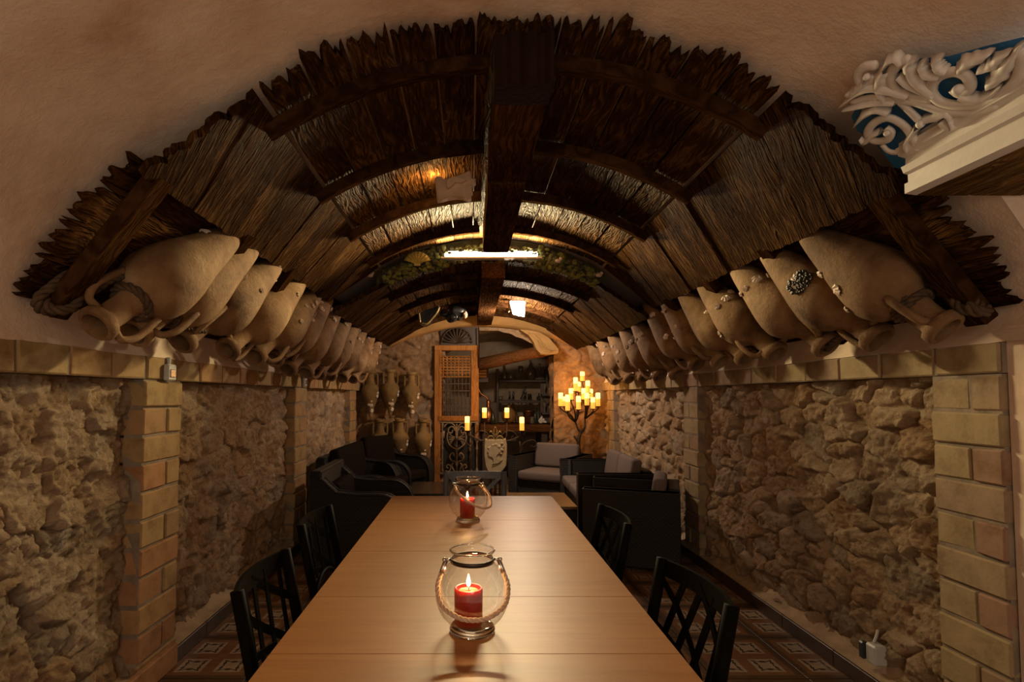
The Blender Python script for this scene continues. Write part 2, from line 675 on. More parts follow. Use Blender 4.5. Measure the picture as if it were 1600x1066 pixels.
def mk_table():
    t = NT('beech_table_top')
    v = t.coords((1.2, 16, 4), rand=4.0)
    g = t.noise(v, 1.6, 5, .6, .6)
    g2 = t.noise(t.coords((3, 70, 4), rand=4.0), 2.0, 4, .6)
    f = t.math('ADD', t.math('MULTIPLY', g, .65), t.math('MULTIPLY', g2, .35))
    c = t.ramp(f, [(.3, (.235, .095, .028)), (.5, (.29, .125, .039)), (.72, (.335, .155, .053))])
    t.bump(g2, .06, .002)
    return t.fin(c, .42, spec=.22)


M['tabletop'] = mk_table()


def mk_glass_thin():
    """thin clear glass: a clear pane that mirrors more towards its edges"""
    t = NT('thin_clear_glass')
    lw = t.n('ShaderNodeLayerWeight')
    lw.inputs['Blend'].default_value = .22
    tr = t.n('ShaderNodeBsdfTransparent')
    tr.inputs[0].default_value = (.97, .97, .96, 1)
    gl = t.n('ShaderNodeBsdfGlossy')
    gl.inputs['Roughness'].default_value = .02
    gl.inputs[0].default_value = (1, .98, .95, 1)
    mx = t.n('ShaderNodeMixShader')
    k = t.math('MULTIPLY', lw.outputs['Facing'], .75)
    k = t.math('ADD', k, .035)
    t.l(k, mx.inputs[0])
    t.l(tr.outputs[0], mx.inputs[1])
    t.l(gl.outputs[0], mx.inputs[2])
    t.l(mx.outputs[0], t.out.inputs['Surface'])
    return t.m


M['glass'] = mk_glass_thin()
t_ = NT('thick_clear_glass')
t_.b.inputs['Transmission Weight'].default_value = 1.0
t_.b.inputs['Roughness'].default_value = .02
t_.b.inputs['IOR'].default_value = 1.45
M['glass_thick'] = t_.m
t_ = NT('red_wax')
t_.b.inputs['Base Color'].default_value = (.26, .006, .008, 1)
t_.b.inputs['Subsurface Weight'].default_value = .75
t_.b.inputs['Subsurface Radius'].default_value = (.05, .012, .006)
t_.b.inputs['Subsurface Scale'].default_value = .8
t_.b.inputs['Roughness'].default_value = .35
M['wax_red'] = t_.m
M['wax_pool'] = m_plain('molten_wax', (.75, .12, .05), .15)
M['flame'] = m_emit('candle_flame', (1.0, .62, .22), 26.0)
M['glow_wax'] = m_emit('glowing_amber_wax', (1.0, .40, .055), .95)
M['glow_top'] = m_emit('glowing_wax_top', (1.0, .60, .16), 2.6)
M['strip'] = m_emit('light_strip_diffuser', (1.0, .90, .68), 9.0)
M['lamp_glass'] = m_emit('lit_lamp_glass', (1.0, .88, .72), 8.0)
M['bulb'] = m_emit('warm_bulb', (1.0, .66, .26), 30.0)
M['white_carve'] = m_plain('white_painted_carving', (.72, .68, .64), .55, bump=.25, bscale=60, var=.08)
M['white_mould'] = m_plain('white_painted_moulding', (.70, .66, .62), .6, bump=.2, bscale=60, var=.06)
M['blue'] = m_plain('blue_painted_panel', (.035, .17, .40), .5, var=.25)
M['moss'] = m_plain('green_moss', (.14, .14, .03), .95, bump=1.0, bscale=120, var=.5)
M['moss_dark'] = m_plain('dark_moss', (.05, .045, .016), .95, bump=1.0, bscale=120, var=.5)
M['plastic'] = m_plain('grey_white_plastic', (.50, .50, .47), .4, var=.05)
M['plastic_dark'] = m_plain('dark_plastic', (.03, .035, .04), .35, var=.1)
M['carve_tan'] = m_plain('tan_carved_wood', (.50, .33, .21), .65, bump=.5, bscale=50, var=.2)
M['shield'] = m_plain('cream_terracotta', (.38, .29, .17), .8, bump=.5, bscale=70, var=.15)
M['black_sculpt'] = m_plain('black_glossy_carving', (.012, .012, .011), .3, bump=.4, bscale=50, var=.3)
M['gilt'] = m_plain('worn_gilt_trim', (.26, .18, .07), .45, .5, var=.3)
M['copper'] = m_plain('aged_copper', (.38, .15, .06), .35, .9, var=.3)
M['ochre'] = m_plain('ochre_orange_lit', (.36, .20, .065), .8, bump=.3, bscale=30, var=.15)  # orange candlelight put into the arch's plaster colour; the carved board is ochre
M['amber'] = m_plain('amber_gourd', (.26, .13, .035), .5, bump=.2, var=.2)
M['white_flower'] = m_plain('white_petals', (.7, .62, .55), .7, var=.1)
M['barrel_end'] = m_plain('black_barnacle_crust', (.02, .015, .012), .5, bump=1.0, bscale=70, var=.6)
# ------------------------------------------------------------------ rubble stone faces
def fbm(pts, scale, octs=4, seed=0.0):
    return np.array([noise.fractal(Vector((p[0] * scale + seed, p[1] * scale, p[2] * scale)), 0.9, 2.1, octs) for p in pts])


def stone_panel(parent, O, U, V, N, lu, lv, cell=.13, res=.014, seed=1, proud=(.008, .05), aspect=1.35, mat=None, rough=.013, keep=None, joint=.12):
    """an irregular rubble face cut into its stones; every stone is one mesh, their joints sunk"""
    O, U, V, N = Vector(O), Vector(U), Vector(V), Vector(N)
    r = np.random.default_rng(seed)
    nu, nv = max(2, int(lu / res)), max(2, int(lv / res))
    uu, vv = np.meshgrid(np.linspace(0, lu, nu + 1), np.linspace(0, lv, nv + 1), indexing='ij')
    cu, cv = cell * aspect, cell / aspect * 1.15
    gu, gv = int(math.ceil(lu / cu)) + 2, int(math.ceil(lv / cv)) + 2
    sx = (np.arange(gu)[:, None] - .5 + r.uniform(-.46, .46, (gu, gv)) + .5 * (np.arange(gv)[None, :] % 2)) * cu
    sy = (np.arange(gv)[None, :] - .5 + r.uniform(-.46, .46, (gu, gv))) * cv
    wgt = r.uniform(-.028, .028, gu * gv) * cell / .13
    S = np.stack([sx.ravel(), sy.ravel()], 1)
    pts2 = np.stack([uu.ravel(), vv.ravel()], 1)
    p3 = np.array(O)[None] + pts2[:, :1] * np.array(U)[None] + pts2[:, 1:] * np.array(V)[None]
    w1 = fbm(p3, 7.0, 3, seed * 3.1)
    w2 = fbm(p3, 7.0, 3, seed * 3.1 + 50)
    q = pts2 + np.stack([w1, w2], 1) * .022
    D = np.sqrt(((q[:, None, 0] - S[None, :, 0]) / aspect) ** 2 + ((q[:, None, 1] - S[None, :, 1]) * aspect ** .5) ** 2) + wgt[None]
    idx = np.argpartition(D, 1, axis=1)[:, :2]
    d = np.take_along_axis(D, idx, 1)
    o = np.argsort(d, 1)
    idx = np.take_along_axis(idx, o, 1)
    d = np.take_along_axis(d, o, 1)
    cid = idx[:, 0]
    e = (d[:, 1] - d[:, 0]) / 2
    hs = r.uniform(proud[0], proud[1], gu * gv)
    tiltu, tiltv = r.uniform(-.22, .22, gu * gv), r.uniform(-.22, .22, gu * gv)
    k = np.clip(e / (joint * cell), 0, 1)
    k = k * k * (3 - 2 * k)
    loc = q - S[cid]
    h = k * (hs[cid] + tiltu[cid] * loc[:, 0] + tiltv[cid] * loc[:, 1] + .05 * np.clip(e, 0, .06))
    n1 = fbm(p3, 13.0, 4, seed * 1.7)
    n2 = fbm(p3, 34.0, 3, seed * 1.7 + 9)
    n3 = fbm(p3, 6.0, 3, seed * 2.3 + 4)
    h = h + rough * .8 * n1 + rough * .5 * n2 * (.4 + .6 * k) + rough * .8 * n3 + rough * .36 * fbm(p3, 75.0, 3, seed + 2.2)
    P = p3 + h[:, None] * np.array(N)[None]
    cg = cid.reshape(nu + 1, nv + 1)
    I = np.arange((nu + 1) * (nv + 1)).reshape(nu + 1, nv + 1)
    quads = np.stack([I[:-1, :-1], I[1:, :-1], I[1:, 1:], I[:-1, 1:]], -1).reshape(-1, 4)
    qc = cg[:-1, :-1].ravel()
    flip = U.cross(V).dot(N) < 0
    if flip:
        quads = quads[:, ::-1]
    if keep is not None:
        mid = p3[quads].mean(1)
        km = keep(mid)
        quads, qc = quads[km], qc[km]
    smalls_v, out = MB(), 0
    for c in np.unique(qc):
        f = quads[qc == c]
        ids, inv = np.unique(f, return_inverse=True)
        vs, fs = P[ids], inv.reshape(-1, 4)
        if len(f) < 6:
            smalls_v.add(vs.tolist(), fs.tolist())
            continue
        me = bpy.data.meshes.new('stone')
        me.from_pydata(vs.tolist(), [], fs.tolist())
        me.polygons.foreach_set('use_smooth', [True] * len(me.polygons))
        link('stone', me, mat or M['stone'], parent)
        out += 1
    if smalls_v.f:
        s_ = smalls_v.build('stone_chips', mat or M['stone'], parent, True)
        s_['kind'] = 'stuff'
    return out


WX = 1.675          # face of the brick pilasters
SX = 1.760          # mortar face behind the rubble
ZB, ZT = 1.432, 1.552   # the brick course on top of the walls
FARY = 7.62

# ------------------------------------------------------------------ floor
fl = MB()
fl.box((0, 4.6, -.06), (4.4, 11.6, .10))
floor = fl.build('floor', M['grout'])
tag(floor, 'brown patterned tile floor with cream star motifs under the long table', 'floor', kind='structure')
TP = .45
tile_me = MB().box((0, 0, -.007), (TP - .006, TP - .006, .014), ch=.0015).mesh('floor_tile')
tile_me.materials.append(M['tile'])
x0 = CAM.x + 1.197 * 1.355      # a joint seen right of the table
k0 = int(math.floor((-1.75 - x0) / TP))
for i in range(k0, k0 + 9):
    for j in range(0, 21):
        cx, cy = x0 + (i + .5) * TP, 1.355 * F / 429.9 + (j - 3 + .5) * TP
        if cx - TP / 2 > 1.85 or cy > 9.6:
            continue
        o = link('tile', tile_me, None, floor)
        o.location = (cx, cy, 0)

# ------------------------------------------------------------------ walls left and right: core, stones, brick courses, brick pilasters
def brick(parent, x, y0, y1, z0, z1, side, mat, depth=.12, jit=.004, ch=.006):
    """one brick with its face on x, set into the wall of that side (-1 left, 1 right)"""
    fx = x + random.uniform(-jit, jit)
    b = MB()
    g = .0055
    b.box((fx + side * depth / 2, (y0 + y1) / 2, (z0 + z1) / 2), (depth, y1 - y0 - 2 * g, z1 - z0 - 2 * g), ch=ch)
    vs = []
    for v in b.v:
        v = Vector(v)
        vs.append(v + .0045 * noise.noise_vector(v * 9.0))
    b.v = vs
    return b.build('brick', mat, parent)


def pilaster(parent, y0, y1, side, mat, seed, zlo=.0):
    rows = int(round((ZB - zlo) / .131))
    rh = (ZB - zlo) / rows
    for r_ in range(rows):
        z0 = zlo + r_ * rh
        if (r_ + seed) % 2:
            cut = y0 + (y1 - y0) * (.42 if seed % 2 else .6)
            brick(parent, side * WX, y0, cut, z0, z0 + rh, side, mat, jit=.006)
            brick(parent, side * WX, cut, y1, z0, z0 + rh, side, mat, jit=.006)
        else:
            brick(parent, side * WX, y0, y1, z0, z0 + rh, side, mat, jit=.006)


def side_wall(side, name, ystart, pil, mat, course, lab):
    core = MB()
    core.box((side * (SX + .185), (ystart + FARY + .3) / 2, .80), (.29, FARY + .3 - ystart, 1.62))
    for (a, b) in pil:
        core.box((side * (WX + .05), (a + b) / 2, .72), (.085, b - a - .012, 1.43))
    core.box((side * (WX + .055), (course[0] + FARY) / 2, (ZB + ZT) / 2), (.095, FARY - course[0], ZT - ZB - .012))
    wl = core.build(name, M['mortar'])
    tag(wl, lab, 'wall', kind='structure')
    y = course[0]
    while y < FARY - .1:
        ln = course[1] * random.uniform(.92, 1.08)
        brick(wl, side * WX, y, min(y + ln, FARY), ZB, ZT, side, mat)
        y += ln
    for i, (a, b) in enumerate(pil):
        pilaster(wl, a, b, side, mat, i + (1 if side > 0 else 0))
    # the plaster ledge above the skirting
    ed = MB()
    n = 60
    ys = np.linspace(ystart, FARY, n)
    for yy in ys:
        d_ = .012 * noise.noise(Vector((yy * 5, side, 0)))
        ed.v += [(side * 1.672, yy, .078), (side * (1.725 + d_), yy, .092), (side * (SX + .03), yy, .16 + d_ * 2)]
    for k in range(n - 1):
        for q in (0, 1):
            f = (3 * k + q, 3 * k + q + 1, 3 * k + q + 4, 3 * k + q + 3)
            ed.f.append(f if side < 0 else f[::-1])
    ed.build('ledge', M['ledge'], wl, True)
    return wl


PL = [(2.52, 2.85), (4.70, 5.05), (6.85, 7.22)]
PR = [(1.886, 2.18), (4.42, 4.72), (7.0, 7.32)]
wall_left = side_wall(-1, 'wall_left', .95, PL, M['brick_left'], (1.02, .262), 'rough tan rubble wall on the left with orange brick pilasters and a brick top course')
wall_right = side_wall(1, 'wall_right', 1.886, PR, M['brick_right'], (1.886, .282), 'rough grey-tan rubble wall on the right with tan brick pilasters and a brick top course')
for (a, b, c, rs, sd) in ((.98, 2.52, .155, .0085, 11), (2.85, 4.70, .155, .0105, 12), (5.05, 6.85, .15, .018, 13), (7.22, 7.6, .15, .03, 14)):
    stone_panel(wall_left, (-SX, a - .01, .10), (0, 1, 0), (0, 0, 1), (1, 0, 0), b - a + .02, 1.335, c, rs, sd, proud=(-.004, .020), rough=.022, joint=.08)
for (a, b, c, rs, sd) in ((2.18, 4.42, .14, .0085, 21), (4.72, 7.0, .14, .014, 22), (7.32, 7.6, .14, .03, 23)):
    stone_panel(wall_right, (SX, a - .01, .10), (0, 1, 0), (0, 0, 1), (-1, 0, 0), b - a + .02, 1.335, c, rs, sd, proud=(.0, .05), rough=.017)

def merge_small(wall, keep=300):
    """past the 300 stones that show largest, the rest become one part"""
    st = [o for o in COL.objects if o.parent == wall and o.name.split('.')[0] == 'stone']
    if len(st) <= keep:
        return

    def size(o):
        v = np.array([p.co for p in o.data.vertices])
        e = v.max(0) - v.min(0)
        return e[1] * e[2] / max(.5, v[:, 1].mean()) ** 3
    st.sort(key=size, reverse=True)
    mb_ = MB()
    for o in st[keep:]:
        mb_.add([tuple(p.co) for p in o.data.vertices], [tuple(p.vertices) for p in o.data.polygons])
        bpy.data.objects.remove(o)
    s_ = mb_.build('far_stones', M['stone'], wall, True)
    s_['kind'] = 'stuff'


merge_small(wall_left)
merge_small(wall_right)
# skirting tiles
for side, y0, nm in ((-1, .9, 'left'), (1, 1.9, 'right')):
    bb = MB()
    bb.box((side * 1.679, (y0 + FARY) / 2, .036), (.012, FARY - y0, .07))
    base = bb.build('baseboard_' + nm, M['grout'])
    tag(base, 'dark brown tile skirting along the foot of the %s rubble wall' % nm, 'skirting', kind='structure')
    y = y0
    while y < FARY - .05:
        e = min(y + .45, FARY)
        MB().box((side * 1.668, (y + e) / 2, .0385), (.014, e - y - .004, .077), ch=.002).build('tile', M['base_tile'], base)
        y += .45
# the plinth of the first left pilaster
MB().box((-1.662, 2.62, .055), (.03, .40, .11), ch=.006).build('plinth', M['brick_left'], wall_left)

# ------------------------------------------------------------------ plaster vault
VP = [(1.672, 1.553), (1.700, 1.600), (1.715, 1.660), (1.66, 1.81), (1.53, 2.015), (1.37, 2.195), (1.23, 2.275), (1.05, 2.355), (.85, 2.475), (.55, 2.588), (.30, 2.648), (0, 2.668)]


def densify(poly, step):
    out = [poly[0]]
    for a, b in zip(poly, poly[1:]):
        L = math.hypot(b[0] - a[0], b[1] - a[1])
        k = max(1, int(round(L / step)))
        for i in range(1, k + 1):
            out.append((a[0] + (b[0] - a[0]) * i / k, a[1] + (b[1] - a[1]) * i / k))
    return out


def vault_mesh(prof, ys, amp):
    m = MB()
    n = len(prof)
    for y in ys:
        for (x, z) in prof:
            p = Vector((x, y, z))
            d = amp * noise.fractal(p * 4.0, .9, 2.1, 4) + amp * .5 * noise.noise(p * 17)
            m.v.append((x - d * (1 if x > 0 else -1) * .4, y, z - d - amp))
    for j in range(len(ys) - 1):
        for i in range(n - 1):
            m.f.append((j * n + i, j * n + i + 1, (j + 1) * n + i + 1, (j + 1) * n + i))
    return m


full = [(-x, z) for (x, z) in VP] + [(x, z) for (x, z) in VP[-2::-1]]
full = densify(full, .05)
cut = [p for p in densify([(-x, z) for (x, z) in VP] + [(x, z) for (x, z) in VP[-2::-1]], .05) if not (p[0] > 1.255)]
vault = vault_mesh(full, [1.72 + .05 * i for i in range(14)] + [2.5 + .2 * i for i in range(26)], .008)
ceiling = vault.build('ceiling', M['plaster'], None, True)
tag(ceiling, 'mottled beige plaster barrel vault above the wooden hull', 'ceiling', kind='structure')
vault_mesh(cut, [-3.2 + .3 * i for i in range(11)] + [.1 + .06 * i for i in range(28)], .008).build('vault_bay', M['plaster'], ceiling, True)
# near left wall continues as plaster behind the camera; the right side opens into a doorway under the white lintel
nb = MB()
nb.box((-1.80, -1.15, .78), (.28, 4.2, 1.56))
nb.build('wall_near_left', M['plaster']).update_tag()
tag(bpy.data.objects['wall_near_left'], 'plastered wall behind the viewer on the left', 'wall', kind='structure')
nb = MB()
nb.box((1.885, 1.805, .79), (.37, .162, 1.62))
pr = [(x + .003, z + .003) for x, z in VP if x > 1.22 and z > 1.61]
pr = [(1.705, 1.58)] + pr + [(1.23, 2.75), (2.6, 2.75), (2.6, 1.58)]
nb.prism(pr, .075, Matrix(((1, 0, 0, 0), (0, 0, -1, 1.80), (0, 1, 0, 0), (0, 0, 0, 1))))
o = nb.build('wall_pier', M['plaster'])
tag(o, 'pale plaster pier right of the brick pilaster', 'wall', kind='structure')
nb = MB()
nb.box((2.55, -.7, 1.2), (.1, 5.0, 2.6))
o = nb.build('wall_near_right', M['plaster'])
tag(o, 'plaster wall beyond the doorway under the white lintel', 'wall', kind='structure')

# ------------------------------------------------------------------ far wall, end arch, alcove
bk = MB()
wy = FARY
bk.box((-1.16, wy + .16, 1.2), (1.28, .3, 2.5))
bk.box((1.40, wy + .16, 1.2), (.80, .3, 2.5))
bk.box((.25, wy + .16, 2.55), (1.6, .3, .36))
wall_back = bk.build('wall_back', M['mortar'])
tag(wall_back, 'far rubble wall behind the hanging amphorae with an arched opening', 'wall', kind='structure')
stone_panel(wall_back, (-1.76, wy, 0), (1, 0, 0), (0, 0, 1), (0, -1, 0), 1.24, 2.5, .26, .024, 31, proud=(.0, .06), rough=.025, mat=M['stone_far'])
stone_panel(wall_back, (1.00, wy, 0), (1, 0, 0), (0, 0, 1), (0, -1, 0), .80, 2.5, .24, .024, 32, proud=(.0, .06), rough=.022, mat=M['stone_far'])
# jamb stones of the opening
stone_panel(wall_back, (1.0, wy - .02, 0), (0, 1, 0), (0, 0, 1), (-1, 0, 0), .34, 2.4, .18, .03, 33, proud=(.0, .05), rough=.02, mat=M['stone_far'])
# end arch
ar = MB()
arc = []
for i in range(25):
    t = -1.27 + 2.54 * i / 24
    arc.append((t, 2.345 - .17 * abs(t) ** 2.1))
n = len(arc)
for (x, z) in arc:
    ar.v += [(x, 7.30, z), (x, 7.62, z - .01), (x, 7.30, 2.66 - .25 * abs(x) ** 2)]
for i in range(n - 1):
    a, b = 3 * i, 3 * i + 3
    ar.f += [(a, b, b + 1, a + 1), (a + 2, b + 2, b, a)]
o = ar.build('trim_1', M['ochre'], None, True)
tag(o, 'smooth plaster arch closing the vault at the far end, coloured orange for candlelight', 'arch', kind='structure')

al = MB()
al.box((-.72, 8.75, 1.2), (.1, 1.9, 2.6))
al.box((1.62, 8.75, 1.2), (.1, 1.9, 2.6))
al.box((.4, 9.72, 1.2), (2.4, .1, 2.6))
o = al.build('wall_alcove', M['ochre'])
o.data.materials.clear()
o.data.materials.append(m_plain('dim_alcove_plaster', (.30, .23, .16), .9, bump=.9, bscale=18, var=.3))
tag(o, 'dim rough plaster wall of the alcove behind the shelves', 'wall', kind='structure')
ac = MB()
vs = []
for j in range(2):
    for i in range(17):
        a = PI * i / 16
        ac.v.append((.40 - 1.12 * math.cos(a), 7.78 + j * 1.95, 1.92 + .42 * math.sin(a)))
for i in range(16):
    ac.f.append((i, i + 1, 17 + i + 1, 17 + i))
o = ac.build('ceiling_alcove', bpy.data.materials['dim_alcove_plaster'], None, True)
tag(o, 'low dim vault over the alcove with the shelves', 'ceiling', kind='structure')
# ------------------------------------------------------------------ the boat hull under the vault
def teeth(n, lo, hi, r):
    """splintered end: flat-topped splinters two to four columns wide with deep notches between some"""
    out = []
    base = r.uniform(.15, .45)
    while len(out) <= n:
        wd = int(r.integers(3, 7))
        hgt = base + r.uniform(.10, .52)
        for k in range(wd):
            edge = .12 if k in (0, wd - 1) and wd > 2 else 0
            out.append(min(1, max(0, hgt - edge + r.uniform(-.13, .10))))
        if r.random() < .5:
            out.append(max(0, base - r.uniform(.05, .35)))
    return [lo + (hi - lo) * k for k in out[:n + 1]]


def board(name, mat, parent, O, U, V, N, lu, lv, th, n=6, ju0=None, ju1=None, jv0=None, m=2, bow=0.0):
    """a board: U its length, V its width, N the side one sees; jagged ends possible"""
    O, U, V, N = Vector(O), Vector(U), Vector(V), Vector(N)
    ks = [0.0] + [(.08 + .92 * k / (m - 1)) if m > 1 else 1.0 for k in range(0, m)]
    if jv0 is not None:
        m = len(jv0) - 1
        ks = [k / m for k in range(m + 1)]
    rows = len(ks)
    b = MB()
    for lay in (0, 1):
        for i, k in enumerate(ks):
            for j in range(n + 1):
                u = lu * k
                v = lv * j / n
                if i == 0 and ju0 is not None:
                    u = -ju0[j]
                if i == rows - 1 and ju1 is not None:
                    u = lu + ju1[j]
                if j == 0 and jv0 is not None:
                    v = -jv0[i]
                c = bow * (1 - (2 * j / n - 1) ** 2)
                b.v.append(O + U * u + V * v + N * (c + (0 if lay == 0 else -th)))
    w_ = n + 1
    S = rows * w_
    s = U.cross(V).dot(N) > 0

    def q(*f):
        b.f.append(f if s else f[::-1])
    for i in range(rows - 1):
        for j in range(n):
            q(i * w_ + j, (i + 1) * w_ + j, (i + 1) * w_ + j + 1, i * w_ + j + 1)
            q(S + i * w_ + j + 1, S + (i + 1) * w_ + j + 1, S + (i + 1) * w_ + j, S + i * w_ + j)
    for j in range(n):
        q(j, j + 1, S + j + 1, S + j)
        e = (rows - 1) * w_
        q(e + j + 1, e + j, S + e + j, S + e + j + 1)
    for i in range(rows - 1):
        q((i + 1) * w_, i * w_, S + i * w_, S + (i + 1) * w_)
        q(i * w_ + n, (i + 1) * w_ + n, S + (i + 1) * w_ + n, S + i * w_ + n)
    return b.build(name, mat, parent)


def arc_z(x, crown, R):
    return crown - (R - math.sqrt(R * R - x * x))


def hull(name, label, y0, y1, crown, R, AL, AR, xj, ribs, low_ribs, seed, tooth, beam=None, lower=True, drop=0.0, bdy=.17):
    r = np.random.default_rng(seed)
    h = thing(name, label, 'boat hull', (0, y0, crown))
    inv = Matrix.Translation((0, -y0, -crown))
    made = []
    # ceiling planks, lengthwise
    xs = [-xj + (2 * xj) * i / 12 for i in range(13)]
    for a, b in zip(xs, xs[1:]):
        pa, pb = Vector((a, 0, arc_z(a, crown, R))), Vector((b, 0, arc_z(b, crown, R)))
        V = pb - pa
        lv = V.length
        V.normalize()
        N = Vector((V.z, 0, -V.x))
        if N.z > 0:
            N = -N
        off = r.uniform(-.007, .007)
        nn = 17
        made.append(board('plank', M['wood_long'], None, pa + Vector((0, y0, 0)) + V * .004 + N * off, (0, 1, 0), V, N, y1 - y0, lv - .008, .026, nn,
                          ju0=teeth(nn, -.03, tooth, r), ju1=[k * .4 for k in teeth(nn, 0, .06, r)]))
    # slanting side boards, crosswise
    for s, A in ((-1, AL), (1, AR)):
        J = Vector((s * (xj + .01), 0, arc_z(xj, crown, R) - .012))
        Av = Vector((A[0], 0, A[1]))
        U = (J - Av)
        lu = U.length
        U.normalize()
        N = Vector((-s * abs(U.z), 0, -abs(U.x)))
        # boards lie askew: their lower ends are farther along the room
        nu = 34
        shear = .33
        near = teeth(nu, 0.0, tooth * .55, r)
        y = y0 - .02
        while y < y1 + shear:
            wd = bdy * r.uniform(.85, 1.15)
            e = y + wd
            off = r.uniform(-.005, .005)
            ends = teeth(6, 0.0, .022, r)
            mb = MB()
            for lay_ in (0, 1):
                for i in range(nu + 1):
                    u = i / nu
                    for j in range(7):
                        v = y + .003 + (e - y - .006) * j / 6 - shear * u
                        v = min(max(v, y0 - near[i]), y1)
                        uu = -ends[j] if i == 0 else lu * u
                        p = Av + U * uu + N * (off - lay_ * .03)
                        mb.v.append((p.x, v, p.z))
            S_ = (nu + 1) * 7
            flip = s > 0
            for i in range(nu):
                for j in range(6):
                    q = [i * 7 + j, i * 7 + 7 + j, i * 7 + 8 + j, i * 7 + 1 + j]
                    ys = [mb.v[t][1] for t in q]
                    if max(ys) - min(ys) < 1e-6:
                        continue
                    mb.f.append(tuple(q[::-1] if flip else q))
                    q2 = [t + S_ for t in q]
                    mb.f.append(tuple(q2 if flip else q2[::-1]))
                for j in (0, 6):
                    q = [i * 7 + j, i * 7 + 7 + j, S_ + i * 7 + 7 + j, S_ + i * 7 + j]
                    if j == 6:
                        q = q[::-1]
                    mb.f.append(tuple(q if flip else q[::-1]))
            for j in range(6):
                for i in (0, nu):
                    q = [i * 7 + j, i * 7 + j + 1, S_ + i * 7 + j + 1, S_ + i * 7 + j]
                    if i:
                        q = q[::-1]
                    mb.f.append(tuple(q[::-1] if flip else q))
            vsn = np.array(mb.v)
            if vsn[:, 1].max() - vsn[:, 1].min() > .012:
                made.append(mb.build('side_board', M['wood_skew'], None))
            y = e
    # the lower planks behind the amphorae, lengthwise
    if lower:
        for s in (-1, 1):
            top = Vector((s * 1.285, 0, 2.150 - drop + (.015 if s < 0 else -.02)))
            bot = Vector((s * 1.655, 0, 1.660 + (.012 if s < 0 else -.012)))
            V = bot - top
            L = V.length
            V.normalize()
            N = Vector((-s * abs(V.z), 0, -abs(V.x)))
            for k in range(4):
                lv = L / 4
                nn = 16
                made.append(board('lower_plank', M['beam'], None, top - N * .03 + V * (lv * k + .002) + Vector((0, y0 + .02, 0)), (0, 1, 0), V, N, y1 - y0 - .02, lv - .004, .02, nn,
                                  ju0=teeth(nn, -.03, tooth * .9, r)))
            for ly in low_ribs:
                b = MB()
                p, q = top + N * .035 + Vector((0, ly, 0)), bot + N * .035 + Vector((0, ly, 0))
                b.bar(p + V * -.02, q + V * .01, .085, .06, up=N, ch=.006)
                made.append(b.build('lower_rib', M['wood_rib'], None))
    # curved ribs, two pieces a side
    rt = .052
    for ry in ribs:
        for s in (-1, 1):
            for (xa, xb, dz, wd) in ((.10, .30, .003, .050), (.296, xj + .055, 0.0, .046)):
                b = MB()
                m_ = 10
                for i in range(m_ + 1):
                    x = xa + (xb - xa) * i / m_
                    zz = arc_z(x, crown, R) - .002
                    tx = x / R
                    for (dy_, dd) in ((-wd / 2, 0), (-wd / 2, rt - .006), (-wd / 2 + .006, rt), (wd / 2 - .006, rt), (wd / 2, rt - .006), (wd / 2, 0)):
                        b.v.append((s * (x - tx * dd), ry + dy_, zz - dd * math.sqrt(1 - tx * tx) - dz))
                for i in range(m_):
                    for k in range(6):
                        k2 = (k + 1) % 6
                        f = (6 * i + k, 6 * i + k2, 6 * i + 6 + k2, 6 * i + 6 + k)
                        b.f.append(f if s < 0 else f[::-1])
                f = tuple(range(6))
                b.f.append(f if s > 0 else f[::-1])
                f = tuple(6 * m_ + k for k in range(6))
                b.f.append(f[::-1] if s > 0 else f)
                made.append(b.build('rib', M['wood_rib'], None))
    # keel beam pieces
    for (ya, yb, xc, wd, ztop, zbot, mt, jag) in (beam or []):
        nn = 14
        made.append(board('keel_beam', M[mt], None, (xc - wd / 2, ya, zbot), (0, 1, 0), (1, 0, 0), (0, 0, -1), yb - ya, wd, -(ztop - zbot) * -1, nn,
                          ju0=teeth(nn, 0, jag, r), m=6, bow=.004))
    for o in made:
        o.parent = h
        o.matrix_parent_inverse = inv
    return h


hull1 = hull('boat_hull', 'large dark boat hull of jagged planks and ribs nearest the viewer under the vault', 1.82, 4.22, 2.615, 1.71,
             (-1.265, 2.105), (1.268, 2.052), .87, (1.955, 2.62, 3.28, 3.94), (1.90, 2.62, 3.3, 3.95), 3, .11,
             beam=[(1.84, 1.96, .02, .205, 2.655, 2.432, 'char', .05), (1.96, 2.70, .02, .195, 2.61, 2.440, 'beam', 0), (2.70, 4.0, .022, .190, 2.61, 2.428, 'beam', 0)])
hull2 = hull('boat_hull', 'smaller farther boat hull of dark planks beyond the light strip', 4.40, 7.28, 2.455, 2.05,
             (-1.262, 2.035), (1.262, 1.990), .845, (4.80, 5.50, 6.25, 6.95), (4.9, 5.7, 6.6), 5, .09,
             beam=[(4.36, 7.25, .02, .19, 2.45, 2.315, 'beam', .01)], lower=True, drop=.0, bdy=.16)
